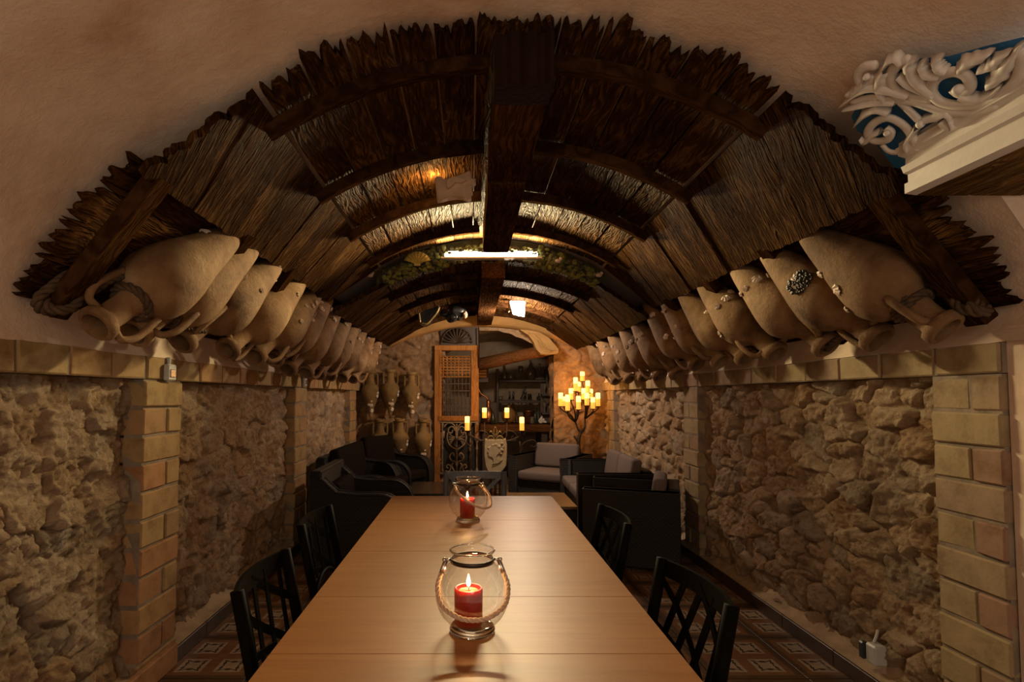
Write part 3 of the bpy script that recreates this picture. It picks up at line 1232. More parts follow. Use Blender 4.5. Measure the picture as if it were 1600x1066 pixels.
# small knot hole in the nearest left side board
# ------------------------------------------------------------------ amphorae
def amphora_parts(root, L=.78, R=.138, mat='clay', shells=5, seed=0, neck=.22, nseg=28, hole=False):
    r = np.random.default_rng(seed)
    zb = L - neck
    prof = [(.004, 0), (.020, .006), (.032, .05), (.060, .14), (.095, .26 * zb / .56), (.122, .36 * zb / .56), (.137, .44 * zb / .56), (.134, .49 * zb / .56), (.112, .535 * zb / .56), (.080, .56 * zb / .56), (.060, zb + .03), (.053, zb + .08), (.052, L - .06), (.056, L - .045), (.072, L - .035), (.075, L - .012), (.068, L), (.052, L), (.046, L - .03), (.044, zb + .02)]
    prof = [(a * R / .138 if i < 10 else a * .94, z) for i, (a, z) in enumerate(prof)]
    # smooth the belly
    P = [Vector((a, 0, z)) for a, z in prof[:10]]
    sm = curve_pts(P, 3)
    prof2 = [(max(.002, p.x), p.z) for p in sm] + prof[10:]
    b = MB().lathe(prof2, nseg)
    vs = []
    for v in b.v:
        v = Vector(v)
        vs.append(v + v.normalized() * .006 * noise.fractal(v * 6 + Vector((seed * 3.3, 0, 0)), .9, 2.1, 3))
    b.v = vs
    body = b.build('body', M[mat], root)
    shade_auto(body, 50)
    for s in (-1, 1):
        k = R / .138
        pts = curve_pts([(s * .046, 0, L - .055), (s * .088, 0, L - .052), (s * .106 * k, 0, L - .10), (s * .108 * k, 0, L - .16), (s * .100 * k, 0, zb - .03)], 5)
        h = MB()
        h.tube(pts, [.0145] * len(pts), 8, flat=1.0)
        h.build('handle', M[mat], root, True)
    # shells grown on the belly
    for i in range(shells):
        t = r.uniform(.2, .82) * zb
        a = r.uniform(0, 2 * PI)
        rad = np.interp(t, [p[1] for p in prof2[:-10]], [p[0] for p in prof2[:-10]])
        c = Vector((rad * math.cos(a), rad * math.sin(a), t))
        n_ = Vector((math.cos(a), math.sin(a), -.15)).normalized()
        sh = MB()
        sz = r.uniform(.012, .030)
        # a small fan shell: ribs radiating from the hinge
        q = n_.to_track_quat('Z', 'Y').to_matrix().to_4x4()
        q = Matrix.Translation(c) @ q @ Matrix.Rotation(r.uniform(0, 6.28), 4, 'Z')
        vs = [(0, -sz * .9, .004)]
        for k in range(9):
            an = -1.15 + 2.3 * k / 8
            vs.append((sz * 1.15 * math.sin(an), -sz * .9 + sz * 1.9 * math.cos(an), .002 + (.006 if k % 2 else .001)))
        for k in range(9):
            an = -1.15 + 2.3 * k / 8
            vs.append((sz * .6 * math.sin(an), -sz * .9 + sz * 1.0 * math.cos(an), .010 + (.004 if k % 2 else 0)))
        fs = []
        for k in range(8):
            fs += [(1 + k, 2 + k, 11 + k, 10 + k), (0, 10 + k, 11 + k)]
        sh.add(vs, fs, q)
        sh.build('shell', M['shell'], root)
    if hole:
        hb = MB()
        a = hole
        t = .40
        rad = .128
        for k in range(120):
            rr, an = .046 * math.sqrt(r.random()), r.uniform(0, 6.28)
            c = Vector((rad * math.cos(a), rad * math.sin(a), t)) + Vector((-math.sin(a), math.cos(a), 0)) * rr * math.cos(an) * 1.25 + Vector((0, 0, 1)) * rr * math.sin(an)
            hb.ball(c, r.uniform(.005, .010), 5, 4)
        ho = hb.build('crust_patch', M['barrel_end'], root)
        ho['kind'] = 'stuff'
        ho['label'] = 'round black crust patch on the belly'
    return root


def place_axis(o, tip, mouth, roll=0.0):
    tip, mouth = Vector(tip), Vector(mouth)
    z = (mouth - tip).normalized()
    x = Vector((0, 1, 0)) - Vector((0, 1, 0)).dot(z) * z
    x.normalize()
    y = z.cross(x)
    R_ = Matrix((x, y, z)).transposed().to_4x4()
    o.matrix_world = Matrix.Translation(tip) @ R_ @ Matrix.Rotation(roll, 4, 'Z')


ORD = ['first', 'second', 'third', 'fourth', 'fifth', 'sixth', 'seventh', 'eighth', 'ninth', 'tenth', 'eleventh', 'twelfth']
protos = []
for v in range(3):
    p = thing('clay_amphora', 'x', 'amphora', group='amphorae lying in the left recess')
    amphora_parts(p, L=.98, R=.148, shells=(4, 7, 9)[v], seed=v + 1)
    protos.append(p)


def lay(side, ty):
    """tip and mouth of an amphora lying in the recess of that side"""
    dz = 0 if ty < 4.5 else -.055
    if side < 0:
        a, b_, L = Vector((-1.300, ty + .10, 2.195 + dz)), Vector((-1.480, ty - .58, 1.665 + dz)), .98
    else:
        a, b_, L = Vector((1.292, ty + .08, 2.130 + dz)), Vector((1.505, ty - .36, 1.650 + dz)), .77
    return a, a + (b_ - a).normalized() * L


Ltips = [2.58, 2.80, 3.15, 3.62, 4.02, 4.33, 4.62, 5.05, 5.42, 5.80, 6.30, 6.80]
Rtips = [2.34, 2.66, 2.98, 3.42, 3.74, 4.08, 4.46, 4.86, 5.26, 5.70, 6.20, 6.72]
extra_l = ['with a shell and a pink spot', 'with a white shell near its tip', 'tan all over', 'with a streaked white mark', 'with a raised round boss', 'with a smooth flank', 'with a narrow tip', 'in half shade', 'with spotted flank', 'brightly lit', 'in lamp light', 'pale and barnacled']
used = []
for i, ty in enumerate(Ltips):
    src = protos[i % 3]
    if i < 3:
        o = src
    else:
        o = copy_tree(src)
    tp, mo = lay(-1, ty)
    place_axis(o, tp, mo, roll=.6 + i * .9)
    o['label'] = '%s tan clay amphora from the near end of the left recess' % ORD[i]
    o['group'] = 'amphorae lying in the left recess'
rprotos = []
for v in range(3):
    p = thing('clay_amphora', 'x', 'amphora')
    amphora_parts(p, L=.77, R=.138, shells=(6, 8, 10)[v], seed=v + 21, neck=.17)
    rprotos.append(p)
for i, ty in enumerate(Rtips):
    o = rprotos[0] if i == 0 else rprotos[1] if i == 2 else rprotos[2] if i == 3 else copy_tree(rprotos[i % 3])
    z_t = 2.045 if ty < 4.5 else 1.99
    if i == 1:
        for ch in list(o.children):
            bpy.data.objects.remove(ch)
        amph = thing('clay_amphora', 'x', 'amphora')
        bpy.data.objects.remove(o)
        o = amphora_parts(amph, L=.77, R=.138, neck=.17, shells=3, seed=44, hole=PI * 1.25)
    tp, mo = lay(1, ty)
    place_axis(o, tp, mo, roll=(.0 if i == 1 else 1.0 + i * 1.3))
    o['label'] = '%s tan clay amphora from the near end of the right recess' % ORD[i] if i != 1 else 'clay amphora with a black crust patch behind the first one on the right'
    o['group'] = 'amphorae lying in the right recess'

# six amphorae hanging on the far wall
pw = thing('wall_amphora', 'x', 'amphora')
amphora_parts(pw, L=.64, R=.122, mat='clay_wall', shells=9, seed=9, neck=.19, nseg=24)
wa = [(579, 583, 652), (610, 583, 650), (643, 583, 654), (594, 658, 728), (625, 660, 727), (661, 655, 728)]
nm = ['left ochre amphora in the upper row on the far wall', 'middle ochre amphora in the upper row on the far wall', 'right ochre amphora in the upper row on the far wall, beside the lattice door',
      'left ochre amphora in the lower row on the far wall, half hidden by the armchair', 'middle ochre amphora in the lower row on the far wall', 'right ochre amphora in the lower row, touching the door post']
for i, (px, y0_, y1_) in enumerate(wa):
    o = pw if i == 0 else copy_tree(pw)
    top = at(px, y0_, 7.42)
    tip = at(px, y1_, 7.46)
    z = (top - tip).normalized()
    o.matrix_world = Matrix.Translation(tip) @ z.to_track_quat('Z', 'Y').to_matrix().to_4x4() @ Matrix.Rotation((.0, .15, -.1, .2, 0, .1)[i], 4, 'Z')
    o['label'] = nm[i]
    o['group'] = 'amphorae hung on the far wall'
# ------------------------------------------------------------------ dining table
TX0, TX1, TY0, TY1, TZ = -.642, .334, .62, 3.375, .745
tb = thing('dining_table', 'long beech table with four plain plank leaves between the rubble walls', 'table', ((TX0 + TX1) / 2, (TY0 + TY1) / 2, 0))
tinv = Matrix.Translation((-(TX0 + TX1) / 2, -(TY0 + TY1) / 2, 0))


def under(o, root, inv):
    o.parent = root
    o.matrix_parent_inverse = inv
    return o


seams = [TY0, 1.06, 1.385, 2.02, 2.44, TY1]
seams = [TY0, .96, 1.32, 1.69, 2.18, 2.72, TY1]
for a, b in zip(seams, seams[1:]):
    under(MB().box(((TX0 + TX1) / 2, (a + b) / 2, TZ - .014), (TX1 - TX0, b - a - .0005, .028), ch=.0012).build('table_leaf', M['tabletop']), tb, tinv)
m_dark = m_plain('dark_table_frame', (.09, .05, .025), .5)
b = MB()
for x in (TX0 + .07, TX1 - .07):
    b.box((x, (TY0 + TY1) / 2, TZ - .07), (.022, TY1 - TY0 - .16, .08))
for y in (TY0 + .09, TY1 - .09):
    b.box(((TX0 + TX1) / 2, y, TZ - .07), (TX1 - TX0 - .14, .022, .08))
under(b.build('apron', m_dark), tb, tinv)
for x in (TX0 + .07, TX1 - .07):
    for y in (TY0 + .09, TY1 - .09):
        under(MB().box((x, y, (TZ - .03) / 2), (.06, .06, TZ - .032), ch=.004).build('leg', m_dark), tb, tinv)


# ------------------------------------------------------------------ black lattice-back chairs (local: sitter faces +x, origin on the floor)
def chair(label, mat='black_metal', crosses=False):
    c = thing('dining_chair', label, 'chair', group='lattice-back chairs around the long table')
    m = M[mat]
    hw = .19
    zt = .862

    def bx(z):                    # the back leans away
        return -.20 - .085 * max(0, z - .45) / .42

    def bow(y, z):                # and is bowed
        return bx(z) - .035 * (1 - (y / hw) ** 2) * (.3 + .7 * max(0, (z - .5)) / .38)
    s = MB()
    s.box((0, 0, .445), (.41, .40, .03), ch=.012)
    s.build('seat', m, c)
    for sy in (-1, 1):
        p = MB()
        p.tube([(-.235, sy * .185, .0), (-.20, sy * .185, .30), (-.20, sy * .186, .46), (bx(.66), sy * .188, .66), (bx(zt), sy * hw, zt)], [.013, .016, .017, .018, .018], 8)
        p.build('back_post', m, c, True)
        l = MB()
        l.tube([(.205, sy * .185, 0), (.185, sy * .180, .44)], [.012, .016], 8)
        l.build('leg', m, c, True)
    r = MB()
    n = 12
    for i in range(n + 1):
        y = -hw + 2 * hw * i / n
        for z, dx in ((zt - .048, 0), (zt - .002, 0), (zt - .002, -.010), (zt - .048, -.010)):
            r.v.append((bow(y, z) + dx, y, z))
    for i in range(n):
        for k in range(4):
            k2 = (k + 1) % 4
            r.f.append((4 * i + k, 4 * i + 4 + k, 4 * i + 4 + k2, 4 * i + k2))
    r.f += [(0, 1, 2, 3), (4 * n + 3, 4 * n + 2, 4 * n + 1, 4 * n)]
    r.build('top_rail', m, c)
    # bottom rail: an arch between the posts
    r = MB()
    r.tube([(bow(y, .60) + .004, y, .535 + .095 * math.cos(y / hw * PI / 2) ** .8 if abs(y) < hw else .535) for y in np.linspace(-hw, hw, 15)], .009, 6)
    r.build('bottom_rail', m, c, True)

    def slat(a, b_):
        s_ = MB()
        k = 6
        for i in range(k + 1):
            t = i / k
            y = a[0] + (b_[0] - a[0]) * t
            z = a[1] + (b_[1] - a[1]) * t
            d = Vector((0, b_[0] - a[0], b_[1] - a[1])).normalized()
            w_ = Vector((0, -d.z, d.y)) * .0115
            x = bow(y, z) - .003
            for sgn, dx in ((-1, .003), (1, .003), (1, -.003), (-1, -.003)):
                s_.v.append((x + dx, y + w_.y * sgn, z + w_.z * sgn))
        for i in range(k):
            for j in range(4):
                j2 = (j + 1) % 4
                s_.f.append((4 * i + j, 4 * i + 4 + j, 4 * i + 4 + j2, 4 * i + j2))
        s_.f += [(0, 1, 2, 3), (4 * k + 3, 4 * k + 2, 4 * k + 1, 4 * k)]
        s_.build('slat', m, c)

    def arch(y):
        return .535 + .095 * max(0, math.cos(y / hw * PI / 2)) ** .8
    if crosses:
        for (a, e) in (((-.17, .56), (.04, .83)), ((-.04, .83), (.17, .56)), ((-.17, .83), (.05, .62)), ((.17, .83), (-.05, .62))):
            slat(a, e)
    else:
        for y0_, y1_ in ((.150, .120), (.075, .030), (-.005, -.065), (-.085, -.150)):
            slat((y0_, .835), (y1_, arch(y1_)))
        for a, e in (((.175, .72), (-.02, .835)), ((.178, .575), (-.175, .80)), ((.03, arch(.03)), (-.18, .675)), ((-.09, arch(-.09)), (-.185, .585))):
            slat(a, e)
    return c


ch0 = chair('black lattice chair tucked under the left edge of the table, nearest the viewer')


def put(o, x, y, rz, label=None):
    o.location = (x, y, 0)
    o.rotation_euler = (0, 0, rz)
    if label:
        o['label'] = label
    return o


put(ch0, -.478, 1.60, .02)
put(copy_tree(ch0), .155, 1.475, PI + .08, 'black lattice chair tucked under the right edge of the table, nearest the viewer')
put(copy_tree(ch0), -.530, 2.30, -.02, 'black lattice chair on the left beside the sofa arm')
put(copy_tree(ch0), .160, 2.32, PI + .03, 'black lattice chair on the right in front of the big wicker armchair side')
chE = chair('blue-grey metal chair with crossed back at the far end of the table', 'grey_metal', True)
put(chE, -.135, 3.33, -PI / 2)


# ------------------------------------------------------------------ glass lanterns with red candles
def lantern(label, loc, rope_dir, rz):
    j = thing('glass_lantern', label, 'lantern', loc, rz, group='round glass candle lanterns')
    body = [(.052, .012), (.060, .022), (.078, .040), (.091, .066), (.0965, .092), (.094, .118), (.084, .145), (.068, .166), (.056, .178), (.0525, .186), (.0545, .198), (.0575, .204), (.0575, .2085)]
    P = curve_pts([(r, 0, z) for r, z in body], 3)
    g = MB().lathe([(p.x, p.z) for p in P], 48, close=False)
    g.build('bowl', M['glass'], j, True)
    g = MB()
    ring = [(.0575 + .0028 * math.cos(a), .2085 + .0028 * math.sin(a)) for a in np.linspace(0, 2 * PI, 9)]
    g.lathe(ring, 48, close=False)
    g.build('rim', M['glass_thick'], j, True)
    f = MB()
    f.lathe([(.002, .0005), (.050, .0005), (.0585, .002), (.0595, .008), (.055, .016), (.050, .019), (.040, .017), (.002, .016)], 48)
    f.build('foot', M['glass_thick'], j, True)
    b_ = MB()
    b_.lathe([(.0545, .1775), (.0575, .1775), (.0575, .1885), (.0545, .1885), (.0545, .1775)], 40, close=False)
    b_.build('neck_band', M['band'], j, True)
    for s in (-1, 1):
        q = MB()
        q.tube([(s * .056, 0, .183), (s * .070, 0, .183)], .0035, 8)
        q.ball((s * .073, 0, .183), .0058, 10, 6)
        q.build('bolt', M['chrome'], j, True)
    # rope handle hanging in front (rope_dir=-1) or thrown over to one side
    if rope_dir == 'front':
        ctl = [(-.082, -.010, .150), (-.090, -.038, .125), (-.078, -.076, .094), (-.038, -.099, .073), (0, -.104, .068), (.038, -.099, .073), (.078, -.076, .094), (.090, -.038, .125), (.082, -.010, .150)]
        ends = [((-.069, 0, .182), (-.0825, -.010, .148)), ((.069, 0, .182), (.0825, -.010, .148))]
    else:
        ctl = [(-.066, .004, .170), (-.050, -.064, .150), (.000, -.090, .112), (.055, -.098, .086), (.092, -.078, .080), (.112, -.040, .090), (.104, -.012, .128), (.078, -.002, .165)]
        ends = [((-.069, 0, .184), (-.064, -.008, .168)), ((.069, 0, .184), (.079, -.002, .162))]
    q = MB()
    rope_path(q, curve_pts(ctl, 6), .0062, 26)
    q.build('rope_handle', M['jute'], j, True)
    for a, e in ends:
        q = MB()
        q.tube([a, e], .0062, 10)
        q.build('handle_sleeve', M['chrome'], j, True)
    return j


def red_candle(label, loc):
    c = thing('pillar_candle', label, 'candle', loc)
    h = .092
    w_ = MB().lathe([(.0345, .0), (.0365, .002), (.0370, h - .012), (.0365, h - .002), (.034, h), (.030, h - .003), (.024, h - .008), (.002, h - .010)], 36)
    w_.build('wax', M['wax_red'], c, True)
    p = MB().lathe([(.002, h - .0085), (.026, h - .0072)], 24, close=False)
    p.build('wax_pool', M['wax_pool'], c, True)
    wk = MB().tube([(0, 0, h - .012), (.001, 0, h + .004)], .0012, 6)
    wk.build('wick', M['char'], c)
    f = MB().lathe([(.0008, h + .001), (.0042, h + .005), (.0056, h + .010), (.0048, h + .018), (.0026, h + .027), (.0006, h + .034)], 14)
    f.build('flame', M['flame'], c, True)
    return c


lantern('round glass lantern with its rope handle hanging in front, nearest the viewer', (-.160, 1.448, TZ), 'front', .04)
red_candle('lit red pillar candle inside the nearest glass lantern', (-.170, 1.448, TZ + .0195))
lantern('round glass lantern with its rope handle thrown to the right, farther along the table', (-.176, 2.70, TZ), 'side', 0.0)
red_candle('lit red pillar candle inside the farther glass lantern', (-.180, 2.70, TZ + .0195))


# ------------------------------------------------------------------ wicker seating (local: sitter faces +x, origin on the floor)
def rounded(size, r=.03, seg=3):
    me = bpy.data.meshes.new('cushion')
    bm = bmesh.new()
    bmesh.ops.create_cube(bm, size=1)
    for v in bm.verts:
        v.co = Vector((v.co.x * size[0], v.co.y * size[1], v.co.z * size[2]))
    bmesh.ops.bevel(bm, geom=bm.edges[:], offset=r, segments=seg, profile=.5, affect='EDGES')
    for f in bm.faces:
        f.smooth = True
    bm.to_mesh(me)
    bm.free()
    return me


def wicker(name, label, cat, width, style, group):
    s = thing(name, label, cat, group=group)
    d = .74
    at_ = .115
    H, HB = (.605, .62) if style == 'box' else (.585, .76)
    b_ = MB()
    b_.box((-.02, 0, .175), (d - .08, width - 2 * at_ + .02, .29), ch=.01)
    b_.build('seat_base', M['rattan'], s)
    b_ = MB()
    b_.box((-d / 2 + .045, 0, HB / 2 + .02), (.09, width - (2 * at_ if style == 'box' else .02), HB - .02), ch=.012)
    b_.build('backrest_frame', M['rattan'], s)
    for sy in (-1, 1):
        yc = sy * (width / 2 - at_ / 2)
        if style == 'box':
            a = MB()
            a.box((0, yc, H / 2 + .02), (d, at_, H - .02), ch=.008)
            ao = a.build('arm', M['rattan'], s)
            rim = MB()
            rim.box((0, yc, H + .004), (d + .004, at_ + .004, .012), ch=.004)
            rim.build('rim', M['rattan_flat'], ao)
        else:
            poly = [(-d / 2, .03), (-d / 2, HB - .02), (-d / 2 + .10, HB - .06), (-d / 2 + .20, H + .02), (-.02, H)]
            for k in range(9):
                t = PI / 2 * k / 8
                poly.append((d / 2 - .20 + .20 * math.sin(t), H - .20 + .20 * math.cos(t)))
            poly.append((d / 2, .03))
            poly = poly[::-1]
            # local xy of the prism -> xz of the chair
            Mx = Matrix(((1, 0, 0, 0), (0, 0, 1, yc - at_ / 2), (0, 1, 0, 0), (0, 0, 0, 1)))
            a = MB().prism(poly, at_, Mx)
            ao = a.build('arm', M['rattan'], s)
            rim = MB()
            pp = [(p[0], yc - at_ / 2 * .0 + sg * at_ / 2, p[1]) for sg in (1,) for p in poly[1:-1]]
            for sg in (-1, 1):
                rim.tube([(p[0], yc + sg * (at_ / 2 - .004), p[1]) for p in poly[:-1]], .010, 6)
            rim.build('rim', M['rattan_flat'], ao, True)
    for x in (-d / 2 + .06, d / 2 - .06):
        for y in (-width / 2 + .06, width / 2 - .06):
            MB().box((x, y, .015), (.04, .04, .03)).build('foot', M['black_metal'], s)
    return s


def cushions(seat, n, mat, labs, group, thick=.11, hgt=.36, width=.9, lean=.16):
    """loose cushions lying on a seat: things of their own"""
    d = .74
    at_ = .115
    wi = (width - 2 * at_) / n
    Mw = Matrix.Translation(seat.location) @ seat.rotation_euler.to_matrix().to_4x4()
    k = 0
    for i in range(n):
        yc = -(width - 2 * at_) / 2 + wi * (i + .5)
        me = rounded((.60, wi - .012, .11), .032)
        me.materials.append(M[mat])
        o = link('seat_cushion', me)
        o.matrix_world = Mw @ Matrix.Translation((.06, yc, .322 + .056))
        tag(o, labs[k], 'cushion', group)
        k += 1
        me = rounded((thick, wi - .012, hgt), .035)
        me.materials.append(M[mat])
        o = link('back_cushion', me)
        o.matrix_world = Mw @ Matrix.Translation((-.205, yc, .435 + hgt / 2)) @ Matrix.Rotation(-lean, 4, 'Y')
        tag(o, labs[k], 'cushion', group)
        k += 1


GL, GR = 'black wicker seats with curved arms along the left wall', 'black wicker seats with boxy arms along the right wall'
a1 = put(wicker('armchair', 'black wicker armchair with curved arms, nearest the table on the left', 'armchair', .86, 'curve', GL), -1.06, 4.72, .02)
cushions(a1, 1, 'fabric_black', ['black seat cushion of the armchair nearest the table on the left', 'black back cushion of the armchair nearest the table on the left'], 'black cushions on the left seats', width=.86, hgt=.22)
a2 = put(wicker('sofa', 'black wicker two-seat sofa with curved arms against the left wall', 'sofa', 1.36, 'curve', GL), -1.265, 5.93, -.02)
cushions(a2, 1, 'fabric_black', ['wide black seat cushion of the left sofa', 'tall black back cushion of the left sofa'], 'black cushions on the left seats', width=1.36, hgt=.40)
a3 = put(wicker('armchair', 'black wicker armchair with curved arms in the far left corner below the amphorae', 'armchair', .82, 'curve', GL), -1.16, 6.90, -.50)
cushions(a3, 1, 'fabric_black', ['black seat cushion of the far left corner armchair', 'tall black back cushion of the far left corner armchair'], 'black cushions on the left seats', width=.82, hgt=.42)
b1 = put(wicker('armchair', 'black wicker armchair with a woven boxy side, nearest on the right', 'armchair', .78, 'box', GR), 1.215, 4.66, math.radians(160))
cushions(b1, 1, 'fabric_grey', ['grey seat cushion of the nearest right armchair', 'grey back cushion of the nearest right armchair against the rubble wall'], 'grey cushions on the right seats', width=.78, hgt=.27)
b2 = put(wicker('sofa', 'black wicker two-seat sofa with boxy arms along the right wall', 'sofa', 1.34, 'box', GR), 1.255, 5.90, PI - .03)
cushions(b2, 2, 'fabric_grey', ['grey seat cushion of the right sofa, farther half', 'grey back cushion of the right sofa, farther half', 'grey seat cushion of the right sofa, nearer half', 'grey back cushion of the right sofa, nearer half'],
         'grey cushions on the right seats', width=1.34, hgt=.31)
b3 = put(wicker('armchair', 'black wicker armchair with grey cushions below the candelabra tree', 'armchair', .84, 'box', GR), .86, 6.98, math.radians(238))
cushions(b3, 1, 'fabric_grey', ['grey seat cushion of the armchair below the candelabra', 'grey back cushion of the armchair below the candelabra'], 'grey cushions on the right seats', width=.84, hgt=.31)


def coffee_table(label, x0_, x1_, y0_, y1_, h, topmat):
    t = thing('coffee_table', label, 'table', ((x0_ + x1_) / 2, (y0_ + y1_) / 2, 0), group='low black wicker tables')
    w_, d_ = x1_ - x0_, y1_ - y0_
    MB().box((0, 0, h - .012), (w_, d_, .024), ch=.004).build('table_top', topmat, t)
    MB().box((0, 0, h - .06), (w_ - .01, d_ - .01, .07), ch=.006).build('apron', M['rattan'], t)
    for sx in (-1, 1):
        for sy in (-1, 1):
            MB().box((sx * (w_ / 2 - .035), sy * (d_ / 2 - .035), (h - .09) / 2), (.055, .055, h - .09), ch=.004).build('leg', M['rattan'], t)
    return t


coffee_table('low dark coffee table in front of the left sofa', -.80, -.34, 5.35, 6.1, .41, m_plain('dark_glass_top', (.02, .014, .011), .25))
coffee_table('low coffee table with a brown top in front of the right sofa', .16, .76, 4.72, 5.42, .41, m_plain('brown_table_top', (.16, .085, .035), .3, bump=.1))


# ------------------------------------------------------------------ switches and the floor socket
def switch(name, label, x, y, z, side):
    s = thing(name, label, 'socket', (x, y, z))
    MB().box((-side * .014, 0, 0), (.028, .075, .082), ch=.006).build('case', M['plastic'], s)
    MB().box((-side * .030, 0, -.004), (.006, .046, .040), ch=.002).build('switch_lid', M['chrome'], s)
    MB().tube([(-side * .008, 0, .04), (-side * .008, 0, .075)], .010, 8).build('conduit', M['plastic'], s)
    return s


switch('wall_switch', 'grey surface switch box on the brick course above the first left pilaster', -1.672, 2.70, 1.475, -1)
switch('wall_switch', 'grey surface switch box on the brick course above the second left pilaster', -1.672, 4.90, 1.490, -1)
fo = thing('floor_socket', 'white and black outdoor socket standing on the ledge at the foot of the right wall', 'socket', (1.705, 2.575, .125))
MB().box((0, -.015, .045), (.06, .065, .09), ch=.008).build('case', M['plastic'], fo)
MB().box((-.026, .032, .045), (.03, .03, .078), ch=.006).build('cover', M['plastic_dark'], fo)
cb = MB().tube(curve_pts([(0, 0, .09), (.02, .01, .115), (.035, .02, .14)], 4), .006, 6)
cb.build('conduit', M['plastic'], fo)


# ------------------------------------------------------------------ ropes tied round the amphora necks
def rope_thing(label, ctrl, r=.016, extra=None):
    q = MB()
    rope_path(q, curve_pts(ctrl, 6), r, 11, sub=3)
    for c in extra or []:
        rope_path(q, curve_pts(c, 6), r, 11, sub=3)
    o = q.build('rope', M['rope'], None, True)
    return tag(o, label, 'rope', 'ropes holding the amphorae')


def loop(c, r, ax, n=10, turns=1.0, pitch=.02):
    """control points of a rope loop around an axis"""
    c, ax = Vector(c), Vector(ax).normalized()
    u = ax.orthogonal().normalized()
    v = ax.cross(u)
    return [c + r * (math.cos(2 * PI * turns * i / n) * u + math.sin(2 * PI * turns * i / n) * v) + ax * pitch * i / n for i in range(n + 1)]


axl = (Vector(lay(-1, 3)[1]) - Vector(lay(-1, 3)[0])).normalized()
axr = (Vector(lay(1, 3)[1]) - Vector(lay(1, 3)[0])).normalized()


def neck(side, ty, f, sk=0):
    a, b_ = lay(side, ty)
    return Vector(a).lerp(Vector(b_), f)


n0 = neck(-1, Ltips[0], .80, 0)
rope_thing('thick brown rope at the near left hull corner around the first amphora neck',
           [(-1.600, 1.93, 1.80), (-1.60, 1.86, 1.74), (-1.625, 1.82, 1.68), (-1.63, 1.86, 1.65), (-1.58, 1.93, 1.68), (-1.545, 1.97, 1.74), (-1.50, 2.02, 1.80), (-1.47, 2.10, 1.82)],
           .017, [loop(n0, .066, axl, 10, 1.25), [(-1.62, 1.93, 1.77), (-1.63, 1.86, 1.71), (-1.60, 1.85, 1.655), (-1.56, 1.90, 1.67), (-1.55, 1.95, 1.76)]])
rope_thing('thin brown rope looped round the neck of the second left amphora', loop(neck(-1, Ltips[1], .80, 0), .068, axl, 10, 1.3), .012,
           [[neck(-1, Ltips[1], .80, 0) + Vector((.02, .05, -.06)), neck(-1, Ltips[2], .76, 0) + Vector((.02, -.1, -.08)), neck(-1, Ltips[2], .80, 0) + Vector((-.03, .02, -.05))]])
n1 = neck(1, Rtips[0], .80, 0)
rope_thing('thick brown rope at the near right hull corner around the first amphora neck',
           [n1 + Vector((-.04, -.02, .07)), n1 + Vector((.06, -.02, .06)), (1.560, 2.00, 1.745), (1.60, 1.92, 1.71), (1.615, 1.87, 1.665), (1.585, 1.84, 1.64), (1.545, 1.88, 1.66), (1.55, 1.92, 1.71), (1.59, 1.90, 1.74)],
           .016, [loop(n1, .064, axr, 10, 1.25), [(1.555, 1.95, 1.72), (1.585, 1.88, 1.69), (1.575, 1.84, 1.645), (1.54, 1.86, 1.67)]])
kn = neck(1, Rtips[2], .9, 0)
rope_thing('tangled brown rope knot under the second and third right amphorae', [kn + Vector((.03, -.25, .02)), kn + Vector((.02, -.08, -.04)), kn + Vector((.04, 0, -.06)), kn + Vector((.0, .05, -.02)), kn + Vector((.03, .02, .03)), kn + Vector((.05, -.04, -.03)), kn + Vector((.0, -.02, -.05))], .016)

# ------------------------------------------------------------------ the white lintel with the carved scrollwork
lt = thing('doorway_lintel', 'white moulded lintel with a rough brown underside above the right doorway', 'lintel', (1.25, 1.2, 2.0))
linv = Matrix.Translation((-1.25, -1.2, -2.0))
ya, yb = -.6, 1.715
prof = [(1.262, 2.000), (1.226, 2.004), (1.226, 2.036), (1.238, 2.040), (1.238, 2.066), (1.224, 2.070), (1.216, 2.090), (1.232, 2.096), (1.232, 2.120), (1.210, 2.126), (1.200, 2.150), (1.212, 2.156), (1.212, 2.176), (1.224, 2.184), (1.40, 2.184), (1.40, 2.000)]
mb = MB()
for y in (ya, yb):
    mb.v += [(x, y, z) for x, z in prof]
n = len(prof)
for i in range(n):
    j = (i + 1) % n
    mb.f.append((i, j, n + j, n + i))
mb.f += [tuple(range(n))[::-1], tuple(range(n, 2 * n))]
under(mb.build('moulding', M['white_mould']), lt, linv)
so = MB()
n_ = 40
for k in range(8):
    y0_, y1_ = ya, yb
    xa, xb = 1.262 + k * .17, 1.262 + (k + 1) * .17 - .006
    p = MB()
    p.box(((xa + xb) / 2, (ya + yb) / 2, 2.022), (xb - xa, yb - ya, .05), ch=.004)
    under(p.build('soffit_plank', M['soffit']), lt, linv)

# carved acanthus panel lying up the vault slope, on a blue ground
VA, VB = Vector((1.255, 0, 2.150)), Vector((.865, 0, 2.462))
VS = (VB - VA)
VS_L = VS.length
VSn = VS.normalized()
VN = Vector((-VSn.z, 0, VSn.x))
if VN.z > 0:
    VN = -VN


def on_vault(px, py, off):
    """the point of the sloping vault plane seen at a pixel, lifted off it by off"""
    a = at(px, py, 1.0) - CAM
    o0 = VA + VN * off
    t = (o0 - CAM).dot(VN) / a.dot(VN)
    return CAM + a * t


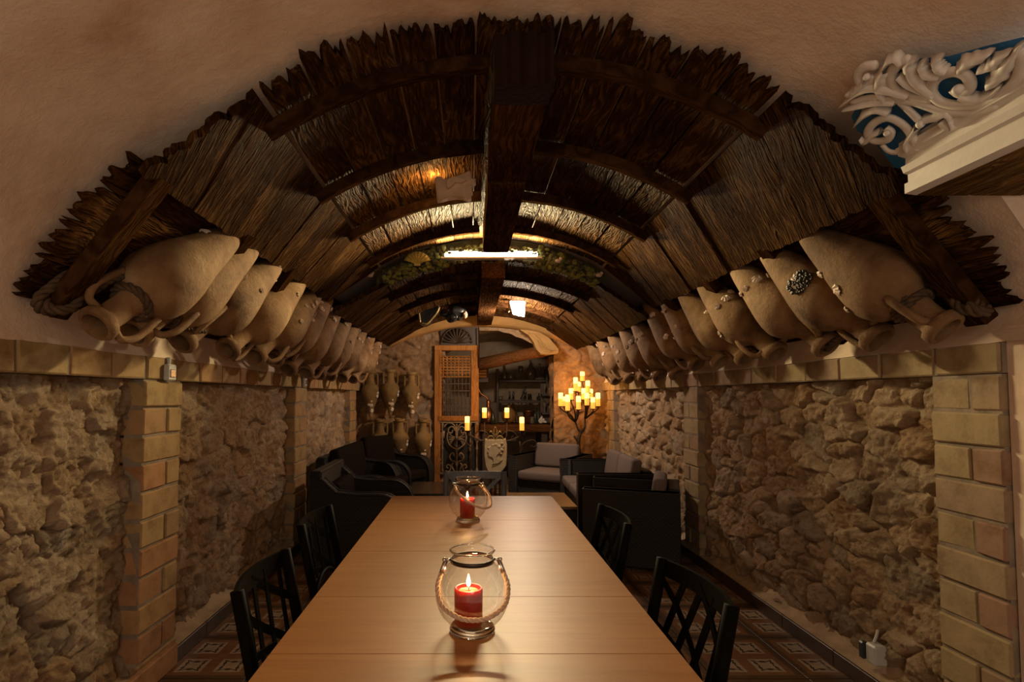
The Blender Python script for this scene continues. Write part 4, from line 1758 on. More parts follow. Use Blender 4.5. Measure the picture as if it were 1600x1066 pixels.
bg = thing('blue_panel', 'blue painted ground behind the white scroll carving', 'panel', tuple(on_vault(1480, 160, 0)))
binv = Matrix.Translation(-on_vault(1480, 160, 0))
outl = [(1330, 182), (1372, 108), (1432, 92), (1482, 88), (1540, 72), (1602, 57), (1690, 50), (1690, 120), (1604, 168), (1500, 232), (1425, 268), (1398, 262), (1366, 222), (1340, 205)]
mb = MB()
a_ = [on_vault(px, py, .012) for px, py in outl]
c_ = [on_vault(px, py, -.02) for px, py in outl]
n = len(outl)
mb.v = [tuple(p) for p in a_ + c_]
mb.f = [tuple(range(n)), tuple(range(n, 2 * n))[::-1]] + [(i, n + i, n + (i + 1) % n, (i + 1) % n) for i in range(n)]
under(mb.build('ground', M['blue']), bg, binv)
cv = thing('scroll_carving', 'white acanthus scroll carving on the blue ground above the white lintel', 'carving', tuple(on_vault(1440, 170, 0)))
cinv = Matrix.Translation(-on_vault(1440, 170, 0))


def ribbon(name, pts, w0, w1, off=.035, n=6, flat=.7):
    P = curve_pts([on_vault(px, py, off + (k[0] if k else 0)) for (px, py, *k) in pts], n)
    m_ = len(P)
    rs = [1.2 * (w0 + (w1 - w0) * i / (m_ - 1)) for i in range(m_)]
    rs[0] *= .5
    b_ = MB()
    b_.tube(P, rs, 10, flat=flat, up=VN)
    return under(b_.build(name, M['white_carve'], None, True), cv, cinv)


def leaf(pts, w, off=.04):
    """a pointed curved acanthus leaf with a raised middle rib"""
    P = curve_pts([on_vault(px, py, off) for px, py in pts], 4)
    m_ = len(P)
    b_ = MB()
    for i, p in enumerate(P):
        t = (P[min(m_ - 1, i + 1)] - P[max(0, i - 1)]).normalized()
        sd = t.cross(VN).normalized()
        k = i / (m_ - 1)
        ww = w * 1.35 * (math.sin(PI * min(1, .18 + .82 * k)) ** .8) * (1 + .18 * math.sin(k * 22)) + .0005
        b_.v += [p - sd * ww - VN * .012, p - sd * ww * .5 + VN * .006, p + VN * .016, p + sd * ww * .5 + VN * .006, p + sd * ww - VN * .012]
    for i in range(m_ - 1):
        for k in range(4):
            b_.f.append((5 * i + k, 5 * i + k + 1, 5 * i + 6 + k, 5 * i + 5 + k))
        b_.f.append((5 * i + 4, 5 * i, 5 * i + 5, 5 * i + 9))
    return under(b_.build('leaf', M['white_carve'], None, True), cv, cinv)


ribbon('scroll', [(1600, 75), (1592, 118), (1572, 142), (1540, 163), (1500, 165), (1468, 158), (1455, 140), (1466, 120), (1492, 112), (1512, 120), (1515, 137), (1502, 146), (1490, 138)], .012, .013)
ribbon('scroll', [(1432, 236), (1428, 218), (1412, 196), (1388, 184), (1366, 192), (1356, 208), (1366, 220), (1386, 218), (1392, 206), (1384, 200)], .011, .011)
ribbon('scroll', [(1560, 160), (1520, 176), (1470, 172), (1430, 160), (1395, 156), (1362, 152), (1330, 160)], .014, .008)
ribbon('scroll', [(1372, 102), (1352, 104), (1340, 118), (1346, 132), (1360, 128), (1362, 118)], .013, .009)
ribbon('scroll', [(1425, 92), (1404, 100), (1392, 118), (1398, 138), (1420, 150), (1456, 156)], .014, .010)
ribbon('scroll', [(1438, 190), (1420, 172), (1398, 150), (1384, 130), (1370, 140)], .010, .009)
ribbon('scroll', [(1418, 232), (1402, 238), (1388, 236), (1378, 226)], .009, .007)
for pts, w_ in (([(1455, 148), (1430, 128), (1420, 104), (1432, 90)], .020), ([(1470, 120), (1448, 118), (1440, 104), (1446, 96)], .014), ([(1480, 112), (1466, 108), (1462, 96), (1474, 88)], .013),
                ([(1500, 110), (1510, 100), (1530, 92), (1552, 80)], .016), ([(1530, 110), (1548, 104), (1562, 92), (1580, 80)], .014), ([(1545, 135), (1560, 120), (1575, 100), (1598, 66)], .018),
                ([(1420, 150), (1386, 142), (1350, 140), (1312, 166)], .016), ([(1400, 160), (1370, 160), (1345, 165), (1318, 170)], .012), ([(1390, 176), (1368, 172), (1350, 180), (1334, 198)], .013),
                ([(1376, 206), (1362, 212), (1352, 222), (1346, 214)], .010), ([(1384, 110), (1376, 124), (1372, 140), (1384, 156)], .018), ([(1352, 128), (1342, 138), (1332, 146), (1322, 146)], .013),
                ([(1440, 190), (1462, 184), (1480, 178), (1488, 190)], .013), ([(1470, 188), (1478, 196), (1490, 198), (1486, 184)], .012), ([(1432, 200), (1424, 212), (1416, 224), (1420, 236)], .009),
                ([(1404, 118), (1416, 130), (1436, 140), (1460, 150)], .012), ([(1408, 100), (1400, 92), (1388, 96), (1380, 108)], .013), ([(1500, 150), (1520, 156), (1545, 150), (1566, 132)], .012)):
    leaf(pts, w_)
for (px, py, r_) in ((1438, 194, .012), (1497, 140, .014), (1386, 208, .010), (1354, 120, .010)):
    under(MB().ball(on_vault(px, py, .05), r_, 10, 8).build('boss', M['white_carve'], None, True), cv, cinv)
# ------------------------------------------------------------------ lamps on the hull
ls = thing('light_strip', 'long white light strip lying across the hull step under the moss', 'lamp', (0.0, 4.285, 2.47))
MB().box((0, .012, -.012), (.80, .07, .012)).build('tray', M['white_mould'], ls)
MB().box((0, 0, .018), (.74, .034, .046), ch=.01).build('diffuser', M['strip'], ls)

wl_ = thing('ceiling_lamp', 'bright white tapered glass lamp hung from the farther hull, right of the keel beam', 'lamp', (.36, 6.02, 2.33))
mb = MB()
top = [(-.085, -.04), (.085, -.04), (.085, .04), (-.085, .04)]
bt = [(-.05, -.03), (.075, -.03), (.075, .03), (-.05, .03)]
mb.v = [(x, y, .085) for x, y in top] + [(x, y, -.055 - (.03 if x > 0 else 0)) for x, y in bt]
mb.f = [(0, 1, 2, 3), (7, 6, 5, 4), (0, 4, 5, 1), (1, 5, 6, 2), (2, 6, 7, 3), (3, 7, 4, 0)]
mb.build('glass_shade', M['lamp_glass'], wl_)
MB().box((-.095, 0, .03), (.012, .09, .12)).build('bracket', M['gilt'], wl_)

mb = MB()
r = np.random.default_rng(5)
for k in range(90):
    x = r.uniform(-.40, .40)
    mb.ball((x, 4.262 + r.uniform(-.02, .01), 2.470 + r.uniform(.034, .062) - .02 * (abs(x) > .33)), r.uniform(.006, .014), 6, 4, (1.3, 1, r.uniform(.6, 1.2)))
tag(mb.build('moss_fringe', M['moss_dark']), 'ragged moss fringe hanging over the bright light strip', 'moss', kind='stuff')

# the carved piece that hides a warm bulb
cl = thing('carved_lamp', 'tan carved wooden lamp with a hidden warm bulb under the left hull ribs', 'lamp', tuple(at(711, 292, 2.86)))
P = lambda px, py: ((px - 711) / F * 2.86, 0, -(py - 292) / F * 2.86)


def extr(poly, th, mat, name, parent, y=0, bev=.006):
    n = len(poly)
    b_ = MB()
    c = Vector((sum(p[0] for p in poly) / n, 0, sum(p[2] for p in poly) / n))
    for dy_, k in ((-th / 2, .93), (-th / 2 + bev, 1.0), (th / 2, 1.0)):
        for p in poly:
            b_.v.append((c.x + (p[0] - c.x) * k, y + dy_, c.z + (p[2] - c.z) * k))
    b_.f.append(tuple(range(n)))
    for r_ in (0, 1):
        for i in range(n):
            j = (i + 1) % n
            b_.f.append((r_ * n + i, (r_ + 1) * n + i, (r_ + 1) * n + j, r_ * n + j))
    b_.f.append(tuple(range(2 * n, 3 * n))[::-1])
    return b_.build(name, mat, parent)


extr([P(*q) for q in ((679, 281), (683, 277), (689, 279), (692, 283), (715, 276), (730, 270), (735, 268), (738, 276), (735, 281), (744, 281), (744, 287), (739, 290), (738, 298), (739, 303), (736, 306), (737, 312), (732, 315), (724, 311), (714, 310), (700, 312), (690, 315), (683, 316))],
     .05, M['carve_tan'], 'board', cl)
extr([P(*q) for q in ((699, 286), (704, 282), (712, 281), (722, 284), (730, 286), (722, 290), (712, 290), (706, 296), (700, 300), (697, 294))], .03, M['carve_tan'], 'relief', cl, -.03)
mb = MB()
mb.tube([(.0, 0, .05), (.0, 0, .14)], .0025, 6)
mb.build('hanger', M['rust_iron'], cl)
mb = MB()
mb.ball((-.085, .055, .03), .012, 10, 8)
mb.build('bulb', M['bulb'], cl, True)
MB().tube([(-.085, .055, .03), (-.06, .02, .01)], .006, 6).build('bulb_holder', M['rust_iron'], cl)

# black bow piece and figurehead on the farther hull
bw = thing('ship_bow_model', 'black model ship bow with a gilt edge under the farther hull, left of the beam', 'sculpture', tuple(at(684, 490, 6.3)))
D6 = 6.3
Q = lambda px, py: ((px - 684) / F * D6, 0, -(py - 490) / F * D6)
extr([Q(*q) for q in ((655, 476), (688, 474), (687, 484), (680, 495), (672, 506), (664, 510), (657, 507))], .22, M['black_sculpt'], 'hull', bw)
mb = MB()
mb.tube(curve_pts([tuple(Vector(Q(*q)) + Vector((0, -.115, 0))) for q in ((687, 482), (684, 490), (676, 500), (668, 508), (659, 507))], 4), .014, 6)
mb.build('gilt_edge', M['gilt'], bw, True)
mb = MB()
mb.tube(curve_pts([tuple(Vector(Q(*q)) + Vector((0, -.115, 0))) for q in ((655, 476), (656, 492), (658, 507))], 4), .012, 6)
mb.build('gilt_edge', M['gilt'], bw, True)
fh = thing('figurehead', 'black carved figurehead with a pale face beside the model ship bow', 'sculpture', tuple(at(712, 490, 6.3)))
mb = MB()
for (px, py, r_, sc_) in ((700, 484, .075, (1.3, 1, 1)), (713, 484, .095, (1.3, 1, 1.1)), (706, 497, .06, (1.4, 1, .8)), (718, 494, .055, (1, 1, 1)), (694, 492, .045, (1.2, 1, .8)), (724, 482, .05, (.8, 1, 1.3))):
    mb.ball(((px - 712) / F * D6, 0, -(py - 490) / F * D6), r_, 14, 10, sc_)
vs = []
for v in mb.v:
    v = Vector(v)
    vs.append(v + .018 * noise.noise_vector(v * 14))
mb.v = vs
mb.build('body', M['black_sculpt'], fh, True)
mb = MB()
mb.ball(((727 - 712) / F * D6, -.05, -(493 - 490) / F * D6), .035, 10, 8, (.8, .9, 1.25))
mb.ball(((727 - 712) / F * D6 - .012, -.085, -(492 - 490) / F * D6), .008, 6, 5)
mb.ball(((727 - 712) / F * D6 + .003, -.083, -(497 - 490) / F * D6), .008, 6, 5, (1.5, 1, .6))
mb.build('face', M['carve_tan'], fh, True)
mb = MB()
mb.tube(curve_pts([((703 - 712) / F * D6, -.08, .02), ((708 - 712) / F * D6, -.1, .0), ((714 - 712) / F * D6, -.09, -.05), ((708 - 712) / F * D6, -.08, -.10)], 4), [.012] * 13, 6)
mb.build('arm', M['black_sculpt'], fh, True)

# the mossy riser between the two hulls
mb = MB()
n = 28
for i in range(n + 1):
    x = -.93 + 1.86 * i / n
    zl, zh = arc_z(x, 2.455, 2.05) + .002, arc_z(x, 2.615, 1.71) + .03
    for y in (4.40, 4.425):
        for z in (zl, max(zh, zl + .02)):
            mb.v.append((x, y + .008 * noise.noise(Vector((x * 20, z * 20, 0))), z))
for i in range(n):
    a, b_ = 4 * i, 4 * i + 4
    mb.f += [(a, b_, b_ + 1, a + 1), (a + 1, b_ + 1, b_ + 3, a + 3), (a + 3, b_ + 3, b_ + 2, a + 2), (a + 2, b_ + 2, b_, a)]
rs_ = mb.build('riser_board', M['moss_dark'])
rs_.parent = hull2
rs_.matrix_parent_inverse = Matrix.Translation((0, -4.40, -2.455))

# moss draped on the edge of the farther hull, with shells
r = np.random.default_rng(77)
for nm, mt, cnt, lift in (('moss', 'moss', 1200, .0), ('dark_moss', 'moss_dark', 700, .006)):
    mb = MB()
    for k in range(cnt):
        x = r.uniform(-.86, .86)
        z = arc_z(x, 2.455, 2.05)
        # leave the middle, where the light strip shines, mostly free
        mid = abs(x) < .36
        if mid and r.random() < .80:
            continue
        up = r.uniform(-.012, .14 if abs(x) < .6 else .10)
        if mid:
            up = r.uniform(.048, .12)
        c = (x, 4.37 + r.uniform(-.05, .05), z + up + lift)
        mb.ball(c, r.uniform(.008, .024), 6, 4, (1.3, 1, r.uniform(.6, 1.3)))
    o = mb.build(nm, M[mt])
    tag(o, ('greenish moss draped along the lit step between the two hulls' if nm == 'moss' else 'dark withered moss clumps along the step between the two hulls'), 'moss', kind='stuff')
sc_ = thing('scallop_shell', 'yellow-lit scallop shell on the mossy step left of the light strip', 'shell', tuple(at(652, 404, 4.27)))
mb = MB()
n = 17
for ring_, (rr, dep) in enumerate(((.012, .0), (.05, .018), (.085, .016), (.105, .004))):
    for k in range(n):
        a = -1.25 + 2.5 * k / (n - 1)
        mb.v.append((rr * math.sin(a) * 1.05, -dep - (.008 if k % 2 else 0) * min(1, rr / .05), rr * math.cos(a) - .05))
for q in range(3):
    for k in range(n - 1):
        mb.f.append((q * n + k, q * n + k + 1, (q + 1) * n + k + 1, (q + 1) * n + k))
mb.build('fan', m_plain('yellow_shell', (.40, .33, .09), .5, bump=.2), sc_, False)
mb = MB()
mb.box((0, -.004, -.05), (.05, .012, .022), ch=.003)
mb.build('hinge', m_plain('yellow_shell_hinge', (.36, .30, .10), .6), sc_)
for i, (px, py) in enumerate(((872, 408), (578, 430), (936, 430))):
    o = MB()
    q = at(px, py, 4.30)
    o.ball(q, .022, 9, 6, (1.2, 1, .8))
    o.ball((q.x + .02, q.y, q.z + .016), .014, 8, 5)
    o = o.build('sea_snail', M['shell'], None, True)
    tag(o, ('pale sea snail on the mossy step right of the light strip', 'sea snail at the left end of the mossy step', 'sea snail at the right end of the mossy step')[i], 'shell')

# ------------------------------------------------------------------ lattice door with the iron grille
DD = 7.56
ld = thing('lattice_door', 'orange wooden lattice door with an iron grille below, at the alcove opening', 'door', tuple(at(714, 755, DD)))
dinv = Matrix.Translation(-at(714, 755, DD))


def W(px, py, d=DD):
    return at(px, py, d)


def rect(px0, py0, px1, py1, d, th):
    a, b_ = W(px0, py0, d), W(px1, py1, d)
    return ((a.x + b_.x) / 2, d, (a.z + b_.z) / 2), (abs(b_.x - a.x), th, abs(a.z - b_.z))


def part(name, mat, parent=None, *boxes, ch=.006):
    mb_ = MB()
    for bx_ in boxes:
        mb_.box(*rect(*bx_), ch=ch)
    return under(mb_.build(name, mat), ld, dinv)


part('post', M['oak'], None, (679, 540, 688, 757, DD, .07))
part('post', M['oak'], None, (742, 540, 748, 690, DD, .07))
part('top_rail', M['oak'], None, (679, 540, 748, 548, DD - .004, .08))
part('bottom_rail', M['oak'], None, (685, 650, 748, 658, DD - .006, .085))
part('stile', M['oak'], None, (686, 547, 690, 651, DD - .01, .06))
part('stile', M['oak'], None, (736, 547, 743, 651, DD - .01, .06))
part('back_board', M['old_wood'], None, (688, 508, 748, 542, DD + .03, .03))
# turned spindles: three rows of them
rows = ((557, 574), (574, 588), (590, 612), (612, 634), (634, 650))
for ri, (ya_, yb_) in enumerate(rows):
    for k in range(8):
        px = 692.5 + k * 5.9
        a, b_ = W(px, ya_), W(px, yb_)
        h = a.z - b_.z
        prof_ = []
        m_ = 9 if ri < 2 else 7
        for q in range(m_):
            t = q / (m_ - 1)
            rr = .0145 if (q % 2 and ri < 2) else .006 + .004 * math.sin(PI * t)
            prof_.append((rr, h * t))
        mb = MB().lathe(prof_, 8, Matrix.Translation(b_))
        under(mb.build('spindle', M['oak'] if ri < 2 else M['old_wood'], None, True), ld, dinv)
for py in (557, 561, 565.5, 570, 574, 578.5, 583, 589, 600, 611, 622, 634, 642):
    part('cross_bar', M['oak'] if py < 600 else M['old_wood'], None, (690, py - .9, 737, py + .9, DD, .025), ch=.002)
# fan transom
mb = MB()
c = W(714, 536, DD - .02)
for k in range(11):
    a = PI * (k + .5) / 11
    mb.tube([c, c + Vector((math.cos(a) * .20, -.02, math.sin(a) * .20))], [.006, .014], 6)
mb.tube([c + Vector((math.cos(PI * k / 16) * .21, -.01, math.sin(PI * k / 16) * .21)) for k in range(17)], .010, 6)
under(mb.build('fan_transom', M['old_wood'], None, True), ld, dinv)
# cast iron grille: posts, scrolls, palmette
G = DD - .03


def scr(pts, r_=.011, name='scroll'):
    mb_ = MB()
    mb_.tube(curve_pts([W(x, y, G) for x, y in pts], 4), r_, 6)
    return under(mb_.build(name, M['iron_pale'], None, True), ld, dinv)


for px in (691, 735, 745):
    mb = MB()
    a, b_ = W(px, 661, G), W(px, 738, G)
    h = a.z - b_.z
    mb.lathe([(.022, 0), (.022, .03), (.010, .05), (.010, h * .45), (.022, h * .48), (.010, h * .52), (.010, h * .60), (.018, h * .62), (.009, h * .65), (.009, h - .05), (.020, h - .02), (.014, h)], 10, Matrix.Translation(b_))
    under(mb.build('baluster', M['iron_pale'], None, True), ld, dinv)
part('grille_rail', M['iron_pale'], None, (687, 738, 748, 741, G, .03), ch=.003)
part('grille_rail', M['iron_pale'], None, (687, 659, 748, 661, G, .03), ch=.003)
for s in (-1, 1):
    c0 = 713.5
    scr([(c0 + s * 20, 668), (c0 + s * 15, 662), (c0 + s * 7, 662), (c0 + s * 2, 668), (c0 + s * 1, 678), (c0, 688)])
    scr([(c0 + s * 2, 674), (c0 + s * 6, 667), (c0 + s * 12, 669), (c0 + s * 13, 675), (c0 + s * 8, 677), (c0 + s * 6, 672)])
    for k in range(5):
        a = -.5 + k * .42
        scr([(c0 + s * 1, 684), (c0 + s * (5 + 2 * math.cos(a)), 684 + 7 * math.sin(a) * .6), (c0 + s * (13 - abs(k - 1.5) * 1.2), 684 + 12 * math.sin(a))], .008, 'palmette_leaf')
    scr([(c0 + s * 14, 676), (c0 + s * 15, 685), (c0 + s * 12, 694), (c0 + s * 7, 699), (c0, 703)])
    scr([(c0, 730), (c0 + s * 2, 722), (c0 + s * 8, 720), (c0 + s * 11, 713), (c0 + s * 6, 708), (c0 + s * 4, 713)])
    scr([(c0 + s * 18, 736), (c0 + s * 12, 737), (c0 + s * 9, 730), (c0 + s * 13, 726), (c0 + s * 16, 730), (c0 + s * 13, 732)])
    scr([(c0 + s * 4, 737), (c0 + s * 8, 727), (c0 + s * 5, 724)])
scr([(713.5, 662), (713.5, 700), (713.5, 738)], .009)
# black sheet painted as the dark void behind the grille
part('void_panel', m_plain('black_void', (.012, .009, .007), .8), None, (686, 658, 748, 757, DD + .05, .02))

# ------------------------------------------------------------------ alcove: shelf unit, console, bottles, figurines
SD = 9.25
su = thing('shelf_unit', 'dark wooden wall shelf with two boards in the alcove', 'shelf', tuple(at(815, 664, SD)))
sinv = Matrix.Translation(-at(815, 664, SD))


def box_px(name, mat, root, inv_, px0, py0, px1, py1, d, th, ch=.006):
    return under(MB().box(*rect(px0, py0, px1, py1, d, th), ch=ch).build(name, mat), root, inv_)


box_px('upright', M['old_wood'], su, sinv, 775, 577, 779, 664, SD, .25)
box_px('upright', M['old_wood'], su, sinv, 851, 577, 855, 664, SD, .25)
box_px('shelf_board', M['old_wood'], su, sinv, 779, 594, 851, 597.5, SD, .26)
box_px('shelf_board', M['old_wood'], su, sinv, 779, 625.5, 851, 630, SD, .26)
co = thing('console_table', 'heavy dark console table with a thick plank top in the alcove', 'table', tuple(at(805, 700, 8.7)))
cinv2 = Matrix.Translation(-at(805, 700, 8.7))
zt_ = at(800, 664, 8.35).z
xl, xr = at(750, 664, 8.4).x, at(859, 664, 8.4).x
under(MB().box(((xl + xr) / 2, 8.75, zt_ - .055), (xr - xl, .85, .11), ch=.012).build('table_top', M['log']), co, cinv2)
for x in (xl + .08, xr - .08):
    for y in (8.45, 9.05):
        under(MB().box((x, y, (zt_ - .11) / 2), (.10, .10, zt_ - .11), ch=.01).build('leg', M['old_wood']), co, cinv2)
under(MB().box(((xl + xr) / 2, 8.95, (zt_ - .2) / 2), (xr - xl - .2, .5, .02)).build('lower_shelf', M['old_wood']), co, cinv2)
m_gb = m_plain('dark_green_bottle_glass', (.03, .035, .022), .15)
m_gs = m_plain('smoky_glass', (.13, .11, .085), .12, spec=.8)


def vessel(name, label, cat, px, py, d, prof_, mat, group=None, extra=None):
    base = at(px, py, d)
    o = thing(name, label, cat, tuple(base), 0, group)
    MB().lathe(prof_, 16).build('body', mat, o, True)
    for nm_, pr_, mt_ in extra or []:
        MB().lathe(pr_, 12).build(nm_, mt_, o, True)
    return o


def on(px, ztop, d):
    """the pixel row at which a surface of height ztop is seen at depth d"""
    lo, hi = 0.0, 1066.0
    for _ in range(40):
        m_ = (lo + hi) / 2
        if at(px, m_, d).z > ztop:
            lo = m_
        else:
            hi = m_
    return lo


z_s1, z_s2 = at(800, 594, SD).z, at(800, 625.5, SD).z
GB = 'glass vessels on the upper alcove shelf'
carafe = [(.05, 0), (.068, .02), (.062, .08), (.03, .15), (.014, .21), (.012, .33), (.016, .34), (.010, .34)]
flask = [(.07, 0), (.09, .03), (.085, .09), (.05, .12), (.02, .125), (.01, .12)]
goblet = [(.05, 0), (.012, .012), (.010, .09), (.03, .12), (.045, .17), (.042, .24), (.035, .24), (.012, .12)]
demi = [(.04, 0), (.075, .03), (.098, .10), (.085, .17), (.04, .22), (.022, .26), (.02, .30), (.028, .34), (.02, .34)]
deca = [(.06, 0), (.10, .01), (.09, .035), (.03, .07), (.014, .13), (.012, .26), (.022, .28), (.012, .28)]
for (nm_, lb, px, pr) in (('carafe', 'tall narrow-necked glass carafe, first on the upper alcove shelf', 788.5, carafe), ('glass_bowl', 'low rounded glass bowl beside the tall carafe on the upper shelf', 798, flask),
                          ('goblet', 'stemmed dark goblet in the middle of the upper alcove shelf', 813.5, goblet), ('demijohn', 'round glass demijohn on the upper alcove shelf', 829, demi),
                          ('decanter', 'wide-based glass decanter at the right end of the upper alcove shelf', 843.5, deca)):
    vessel(nm_, lb, 'glassware', px, on(px, z_s1 + .001, SD), SD, pr, m_gs, GB)


def figurine(label, px, pts, name='figurine'):
    base = at(px, on(px, z_s2 + .001, SD), SD)
    o = thing(name, label, 'figurine', tuple(base), 0, 'dark figurines on the lower alcove shelf')
    MB().box((0, 0, .008), (.07, .05, .016), ch=.003).build('base', M['black_sculpt'], o)
    b_ = MB()
    for (path, rr) in pts:
        b_.tube(path, rr, 8)
    b_.build('body', M['black_sculpt'], o, True)
    return o


stand = [([(0, 0, .015), (.0, 0, .06), (.0, 0, .10), (0, 0, .118), (0, 0, .135), (0, 0, .15)], [.016, .014, .020, .009, .014, .006])]
figurine('small standing dark figurine, first on the lower alcove shelf', 796.5, stand)
figurine('small dark figurine with raised arm beside the first one', 802, stand + [([(0, 0, .10), (.02, 0, .13), (.022, 0, .16)], [.006, .005, .004])])
figurine('dark striding figurine leaning forward, tallest on the lower alcove shelf', 818, [([(-.05, 0, .015), (-.01, 0, .10), (.01, 0, .14), (.03, 0, .20), (.04, 0, .225), (.045, 0, .245)], [.008, .013, .016, .019, .009, .006]),
                                                                          ([(.05, 0, .015), (.03, 0, .08), (.01, 0, .14)], [.008, .011, .013]), ([(.02, 0, .19), (-.01, 0, .15), (-.03, 0, .12)], [.008, .006, .005])])
figurine('squat dark figurine with two arms right of the striding one', 827.5, [([(-.015, 0, .015), (-.02, 0, .08), (-.012, 0, .11)], [.018, .014, .01]), ([(.02, 0, .015), (.022, 0, .08), (.014, 0, .11)], [.018, .014, .01]), ([(-.02, 0, .07), (.022, 0, .07)], [.02, .02])])
vessel('small_bottle', 'small dark round bottle at the right end of the lower alcove shelf', 'bottle', 842, on(842, z_s2 + .001, SD), SD, [(.03, 0), (.042, .02), (.038, .05), (.012, .075), (.010, .12), (.014, .122), (.008, .122)], m_gb)
vessel('glass_cup', 'low dark cup at the left end of the lower alcove shelf', 'cup', 782, on(782, z_s2 + .001, SD), SD, [(.03, 0), (.04, .03), (.042, .07), (.036, .07), (.03, .02)], m_gs)

# on the console
zc = zt_ + .001
still = thing('copper_still', 'aged copper still with a curved neck on the console beside the lattice door', 'still', tuple(at(763, on(763, zc, 8.8), 8.8)))
MB().lathe([(.075, 0), (.085, .03), (.085, .16), (.06, .22), (.035, .26), (.030, .32), (.036, .36), (.02, .38)], 16).build('pot', M['copper'], still, True)
mb = MB()
mb.tube(curve_pts([(0, 0, .37), (-.03, 0, .42), (-.12, 0, .48), (-.16, 0, .56)], 5), [.016] * 16, 8)
mb.build('neck_pipe', M['copper'], still, True)
MB().box((.085, .10, .17), (.13, .10, .34), ch=.008).build('cooler_box', M['old_wood'], still)
vessel('gourd_jar', 'round amber gourd jar on the console under the shelf upright', 'jar', 795, on(795, zc, 8.85), 8.85, [(.05, 0), (.105, .05), (.125, .12), (.105, .19), (.05, .24), (.02, .26), (.025, .29), (.015, .29)], M['amber'], None,
       [('stopper', [(.018, .285), (.02, .31), (.006, .315)], M['old_wood'])])
tw = thing('twig_figure', 'forked twig figure standing on the console in the alcove', 'figurine', tuple(at(807, on(807, zc, 8.9), 8.9)))
mb = MB()
mb.tube([(-.02, 0, 0), (-.008, 0, .12), (.0, 0, .22), (.0, 0, .27)], [.008, .009, .010, .009], 7)
mb.tube([(.03, 0, 0), (.015, 0, .12), (.0, 0, .22)], [.008, .008, .009], 7)
mb.tube([(0, 0, .26), (-.025, 0, .30), (-.05, 0, .31)], [.009, .007, .004], 7)
mb.tube([(0, 0, .26), (.03, 0, .30), (.035, 0, .34)], [.009, .007, .004], 7)
mb.build('stem', M['log'], tw, True)
bu = vessel('bucket', 'brown copper bucket on the console in the alcove', 'bucket', 826, on(826, zc, 8.9), 8.9, [(.06, 0), (.07, .02), (.095, .19), (.10, .20), (.09, .20), (.062, .02)], M['copper'])
MB().tube(curve_pts([(-.098, 0, .19), (-.06, -.02, .14), (0, -.10, .12), (.06, -.02, .14), (.098, 0, .19)], 4), .005, 6).build('bail', M['rust_iron'], bu, True)
bot = [(.034, 0), (.036, .01), (.036, .12), (.030, .15), (.012, .18), (.011, .24), (.014, .245), (.008, .245)]
for lb, px in (('slim dark bottle on the console right of the bucket', 836.5), ('dark bottle on the console next to the white blossoms', 841.5)):
    vessel('dark_bottle', lb, 'bottle', px, on(px, zc, 8.8), 8.8, bot, m_gb, 'dark bottles on the alcove console')
vessel('glass_jug', 'small clear glass jug on the console between bucket and bottles', 'glassware', 831.5, on(831.5, zc, 8.62), 8.62, [(.03, 0), (.04, .03), (.03, .08), (.034, .11), (.028, .11)], m_gs)
wf = thing('white_blossoms', 'cluster of white blossoms at the right end of the alcove console', 'flowers', tuple(at(851, on(851, zc, 8.6), 8.6)))
for k, (x, y, z) in enumerate(((-.06, 0, .05), (.0, -.02, .055), (.05, 0, .06), (-.03, 0, .09), (.03, .02, .10))):
    mb = MB()
    for q in range(6):
        a = q * PI / 3 + k
        mb.ball((x + .024 * math.cos(a), y - .01, z + .024 * math.sin(a)), .020, 7, 5, (1, .6, 1))
    mb.build('blossom', M['white_flower'], wf, True)
mb = MB()
for x in (-.05, 0, .05):
    mb.tube([(0, 0, 0), (x * .6, 0, .03), (x, 0, .06)], .005, 5)
mb.build('stems', M['moss_dark'], wf, True)
vessel('tall_vase', 'dark narrow vase on the console behind the candle stand', 'vase', 770, on(770, zc, 8.55), 8.55, [(.03, 0), (.045, .03), (.04, .10), (.018, .15), (.025, .19), (.018, .19)], m_gb)

# corner brackets with glass on the right of the shelf unit
for i, (py, lb) in enumerate(((616, 'upper'), (645, 'lower'))):
    d_ = 8.5
    s_ = thing('corner_shelf', '%s small dark corner bracket shelf right of the alcove shelves' % lb, 'shelf', tuple(at(856, py, d_)))
    MB().box((0, .03, -.012), (.20, .20, .03), ch=.004).build('shelf_board', M['old_wood'], s_)
    MB().prism([(0, -.14), (.10, 0), (-.10, 0)], .03, Matrix(((1, 0, 0, 0), (0, 0, 1, .05), (0, 1, 0, -.025), (0, 0, 0, 1)))).build('bracket', M['old_wood'], s_)
    MB().box((0, .13, .02), (.20, .02, .30), ch=.004).build('back_board', M['old_wood'], s_)
    a = at(856, py, d_)
    for k, dx in enumerate((-.05, .04)):
        g_ = thing('stemmed_glass', '%s dark glass on the %s corner bracket shelf' % (('first', 'second')[k], lb), 'glassware', (a.x + dx, d_ - .02, a.z + .0035), 0, 'glasses on the corner bracket shelves')
        MB().lathe([(.022, 0), (.006, .008), (.006, .06), (.02, .09), (.024, .15), (.018, .15), (.006, .085)], 12).build('bowl', m_gs, g_, True)

